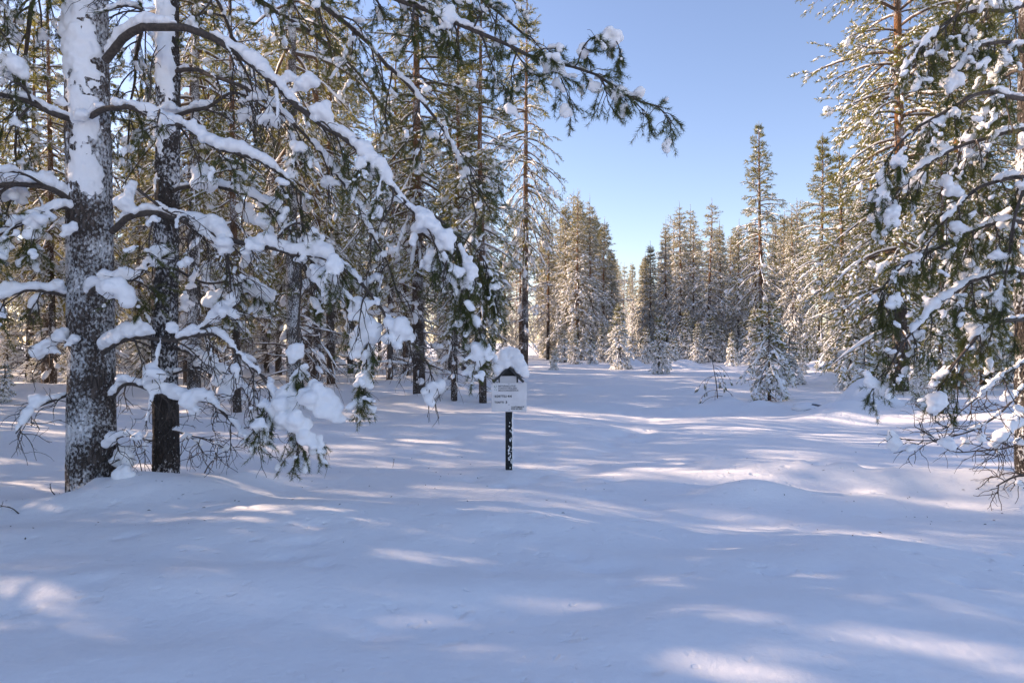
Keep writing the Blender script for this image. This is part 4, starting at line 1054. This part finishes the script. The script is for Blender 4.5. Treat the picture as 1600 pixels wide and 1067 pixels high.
def build_sign():
    D = 8.5; k = D / F_PX
    base = at(795, 733, D)
    root = empty("sign_post", (base[0], base[1], float(ground_h(base[0], base[1]))), rz=R(4))
    tag(root, "small plot sign on a dark post under a little gable roof heaped with snow", "sign")
    off = np.array(root.location)
    zof = lambda py: EYE - (py - 533.5) * k - off[2]
    post_m = bark_mat("dark_stained_post", (0.030, 0.034, 0.036), (0.035, 0.038, 0.040), 0, 3, -0.10, lo=0.57, hi=0.64, relief=0.004)
    dark_m = plain("dark_stained_wood", (0.030, 0.034, 0.036), 0.6, 0.4, 30)
    board_m = plain("weathered_white_board", (0.74, 0.73, 0.74), 0.5, 0.10, 6)
    paper_m = plain("notice_paper", (0.68, 0.67, 0.68), 0.7, 0.06, 12)
    ink = plain("ink_black", (0.02, 0.02, 0.022), 0.6, 0.2)
    ink2 = plain("ink_faded", (0.17, 0.17, 0.19), 0.6, 0.3)
    green = plain("ink_green_faded", (0.36, 0.46, 0.40), 0.6, 0.2)
    steel = plain("screw_steel", (0.12, 0.12, 0.13), 0.4, 0.2)
    pz = zof(640)
    g = Geo(); box(g, (0, 0, (zof(597) - 0.5) / 2), (0.080, 0.075, zof(597) + 0.5)); bevelled(g, "post", post_m, root)
    # the snow frozen to the post's right side
    gsn = np.random.default_rng(8); n = 34
    zz = gsn.uniform(0.02, pz - 0.15, n); C = np.stack([gsn.uniform(-0.01, 0.042, n), gsn.uniform(-0.042, -0.036, n), zz], 1)
    gg = Geo(); blobs(gg, C, np.tile([[0, 0, 1.0]], (n, 1)), gsn.uniform(0.006, 0.020, n), gsn.uniform(0.005, 0.013, n), 0.006, gsn, ICO[1], jit=0.1)
    C = np.stack([np.full(60, 0.042), gsn.uniform(-0.03, 0.03, 60), gsn.uniform(0.0, pz, 60)], 1)
    blobs(gg, C, np.tile([[0, 0, 1.0]], (60, 1)), gsn.uniform(0.02, 0.06, 60), 0.014, 0.012, gsn, ICO[1], jit=0.1)
    gg.obj("frozen_snow", M_CAP, root)
    # board
    cx = 0.0; bw, bt, bb = 54.5 * k, zof(597.5), zof(642.5)
    yb = -0.052
    g = Geo(); box(g, (cx, yb, (bt + bb) / 2), (bw, 0.016, bt - bb)); board = bevelled(g, "sign_board", board_m, root, 0.003)
    def line(txt, px, py, hpx, mat, w=None):
        cu = bpy.data.curves.new("lettering", 'FONT'); cu.body = txt
        cu.size = hpx * k * 1.4; cu.extrude = 0.0006; cu.offset = 0.0012 * hpx / 3.5
        cu.space_character = 1.12
        o = bpy.data.objects.new("lettering", cu); COL.objects.link(o); o.parent = board
        o.rotation_euler = (R(90), 0, 0)
        o.location = ((px - 795.6) * k, yb - 0.0095, zof(py))
        cu.materials.append(mat)
        bpy.context.view_layer.update()
        sx = w * k / max(o.dimensions.x, 1e-4)
        me = bpy.data.meshes.new_from_object(o.evaluated_get(bpy.context.evaluated_depsgraph_get()))
        c = bpy.data.objects.new("lettering", me); COL.objects.link(c); c.parent = board
        c.location, c.rotation_euler, c.scale = o.location, o.rotation_euler, (sx, 1, 1)
        bpy.data.objects.remove(o)
        c.name = "lettering"
        return c
    line("METSÄHALLITUS", 778.8, 603.8, 2.5, ink2, 26.5)
    line("FORSTSTYRELSEN", 778.8, 607.3, 2.5, ink2, 28.5)
    line("MEAHCIRAÐÐEHUS", 778.8, 610.6, 2.5, ink2, 31)
    line("KORTTELI", 773.2, 620, 3.4, ink, 18.6)
    line("44", 793.2, 620.2, 3.8, ink, 6.6)
    line("TONTTI", 773.0, 629.3, 3.2, ink, 14.4)
    line("3", 789.8, 629.3, 3.6, ink, 2.6)
    line("LAATUMAA.FI", 799.0, 636.2, 2.4, ink, 19.5)
    line("0205 64 7002", 799.0, 639.0, 2.1, ink, 17)
    # faded emblem: a small leaf-like stroke
    g = Geo()
    for (px, py, w, h) in ((772.9, 603.3, 1.4, 2.6), (774.3, 605.0, 0.9, 1.6), (776.0, 602.8, 0.8, 2.6), (773.4, 608.2, 0.9, 2.0), (775.8, 608.6, 0.9, 2.2)):
        box(g, ((px - 795.6) * k, yb - 0.0086, zof(py)), (w * k, 0.001, h * k))
    g.obj("emblem", green, board, smooth=False)
    for (px, py) in ((795.2, 599.8), (795.4, 631.6), (795.6, 639.4)):
        g = Geo(); blobs(g, np.array([[(px - 795.6) * k, yb - 0.009, zof(py)]]), np.array([[1.0, 0, 0]]), 0.005, 0.003, 0.005, rng, ICO[1], jit=0)
        g.obj("screw", steel, board)
    g = Geo(); box(g, (-1.4 * k, -0.043, zof(592.4)), (26 * k, 0.006, 10.2 * k)); g.obj("notice", paper_m, root, smooth=False)
    # gable: two cheeks, a back panel, two roof boards
    for px in (780.8, 808.6):
        g = Geo(); box(g, ((px - 795.6) * k, -0.01, zof(591.0)), (2.4 * k, 0.07, 14 * k)); bevelled(g, "cheek", dark_m, root, 0.002)
    apex = np.array([(794.6 - 795.6) * k, zof(570.5)]); 
    g = Geo(); zb = zof(587.5)
    A = [(-14 * k, zb), (13 * k, zb), (apex[0], apex[1] - 0.02)]
    V = [(x, y, z) for y in (0.0, 0.014) for x, z in A]
    g.add(V, T=[(0, 1, 2), (3, 5, 4)], Q=[(0, 3, 4, 1), (1, 4, 5, 2), (2, 5, 3, 0)]); g.obj("gable_panel", dark_m, root, smooth=False)
    for sx, ex, ez in ((-1, 769.5, 595.5), (1, 819.0, 595.0)):
        e = np.array([(ex - 795.6) * k, zof(ez)]); v = e - apex; Ln = np.linalg.norm(v); t = v / Ln; nn = np.array([-t[1], t[0]]) * (1 if sx < 0 else -1)
        if nn[1] > 0: nn = -nn
        th = 3.4 * k
        a0 = apex; quad = [a0, e, e + nn * th, a0 + np.array([0, -th / abs(nn[1])])]
        V = [(q[0], y, q[1]) for y in (-0.115, 0.20) for q in quad]
        g = Geo(); g.add(V, Q=[(0, 1, 2, 3), (7, 6, 5, 4), (0, 4, 5, 1), (1, 5, 6, 2), (2, 6, 7, 3), (3, 7, 4, 0)])
        g.obj("roof_board", dark_m, root, smooth=False)
    # heaped snow on the roof
    gs = np.random.default_rng(4); C, Rr = [], []
    for _ in range(420):
        u = gs.uniform(-1, 1); y = gs.uniform(-0.13, 0.24)
        xr = u * 24 * k; zr = apex[1] - abs(u) * 23.5 * k * 0.98
        topz = zof(541.5) - (abs(u * 0.95 + 0.06) ** 2.6) * 33 * k
        lo = zr + 0.035
        if topz - 0.05 < lo: topz = lo + 0.055
        C.append((xr + 2.0 * k, y * (1 - 0.25 * gs.random()), gs.uniform(lo, topz - 0.045))); Rr.append(gs.uniform(0.04, 0.062))
    C = np.array(C); Rr = np.array(Rr)
    gg = Geo(); blobs(gg, C, np.tile([[1.0, 0, 0]], (len(C), 1)), Rr, Rr, Rr, gs, ICO[1], jit=0)
    remeshed(gg, "snow_cap", M_SNOW, 0.012, root, smooth=8)
build_sign()

# ------------------------------------------------------------------ twigs lying on and poking out of the snow
def twig(pts, r, seed, label, n=3):
    g = np.random.default_rng(seed)
    c = np.array([at(*p) for p in pts]); P, L = spline(c, 10)
    b = P[0].copy(); b[2] = float(ground_h(b[0], b[1])); sh = b[2] - P[0][2]
    root = empty("twig", b); tag(root, label, "twig")
    P = P - P[0]
    gb = Geo(); tubes(gb, P[None], np.linspace(r, r * 0.5, 10)[None], 5)
    p, d, _, _ = children(P[None], n, 0.3, 0.95, 0.5, 1.1, g, side_jit=0.9)
    tubes(gb, grow(p, d, L * 0.35, 5, 0.1, 0.12, g), np.broadcast_to(np.linspace(r * 0.6, r * 0.3, 5), (n, 5)), 3)
    gb.obj("stem", M_WOOD, root)
twig([(30, 806, 6.3), (18, 797, 6.35), (0, 793, 6.4), (-10, 790, 6.4)], 0.006, 1, "curved dry twig lying on the snow at the left edge")
twig([(86, 786, 6.8), (80, 778, 6.8), (78, 768, 6.8)], 0.006, 2, "short dry stub standing in the snow left of the broad trunk")
twig([(318, 745, 7.6), (326, 730, 7.55), (338, 718, 7.5), (356, 716, 7.5)], 0.008, 3, "broken dead twig sticking up from a snow hump right of the two trunks", 5)
twig([(222, 757, 7.3), (218, 738, 7.3), (212, 722, 7.3), (210, 706, 7.3)], 0.006, 4, "thin dry stalk between the two foreground trunks", 4)
twig([(614, 718, 9.3), (615, 712, 9.3), (616, 706, 9.3)], 0.004, 5, "tiny dry stalk in open snow left of the sign", 1)
twig([(1430, 764, 7.9), (1420, 763, 7.9), (1410, 763, 7.95)], 0.005, 6, "small dark twig lying on the snow towards the right edge", 1)

# bark flakes, needles and lichen shed onto the snow
def litter():
    g = np.random.default_rng(91); n = 170
    c = g.integers(0, 4, n); ctr = np.array([(-4.1, 6.6), (-2.2, 7.0), (4.6, 7.0), (0.0, 8.0)])[c]
    sp = np.array([1.2, 1.8, 1.2, 4.0])[c]
    x = ctr[:, 0] + g.normal(0, 1, n) * sp; y = np.clip(ctr[:, 1] + g.normal(0, 1, n) * sp * 0.7, 3.2, 16)
    z = ground_h(x, y) + 0.004; a = g.uniform(0, 6.28, n); L = g.uniform(0.006, 0.024, n); w = g.uniform(0.002, 0.007, n)
    u = np.stack([np.cos(a), np.sin(a), g.normal(0, 0.15, n)], 1); v = np.stack([-np.sin(a), np.cos(a), 0 * a], 1); p = np.stack([x, y, z], 1)
    V = np.stack([p - u * L[:, None], p + v * w[:, None], p + u * L[:, None], p - v * w[:, None], p + np.array([0, 0, 1]) * w[:, None]], 1)
    b = (np.arange(n) * 5)[:, None]
    T = np.concatenate([b + [0, 1, 4], b + [1, 2, 4], b + [2, 3, 4], b + [3, 0, 4]])
    # leave the flakes half sunk in the snow
    tag(Geo().add(V, T=T).obj("litter", M_WOOD, smooth=False), "dark bark flakes and needles scattered on the snow under the trees", "litter", None, "stuff")
litter()
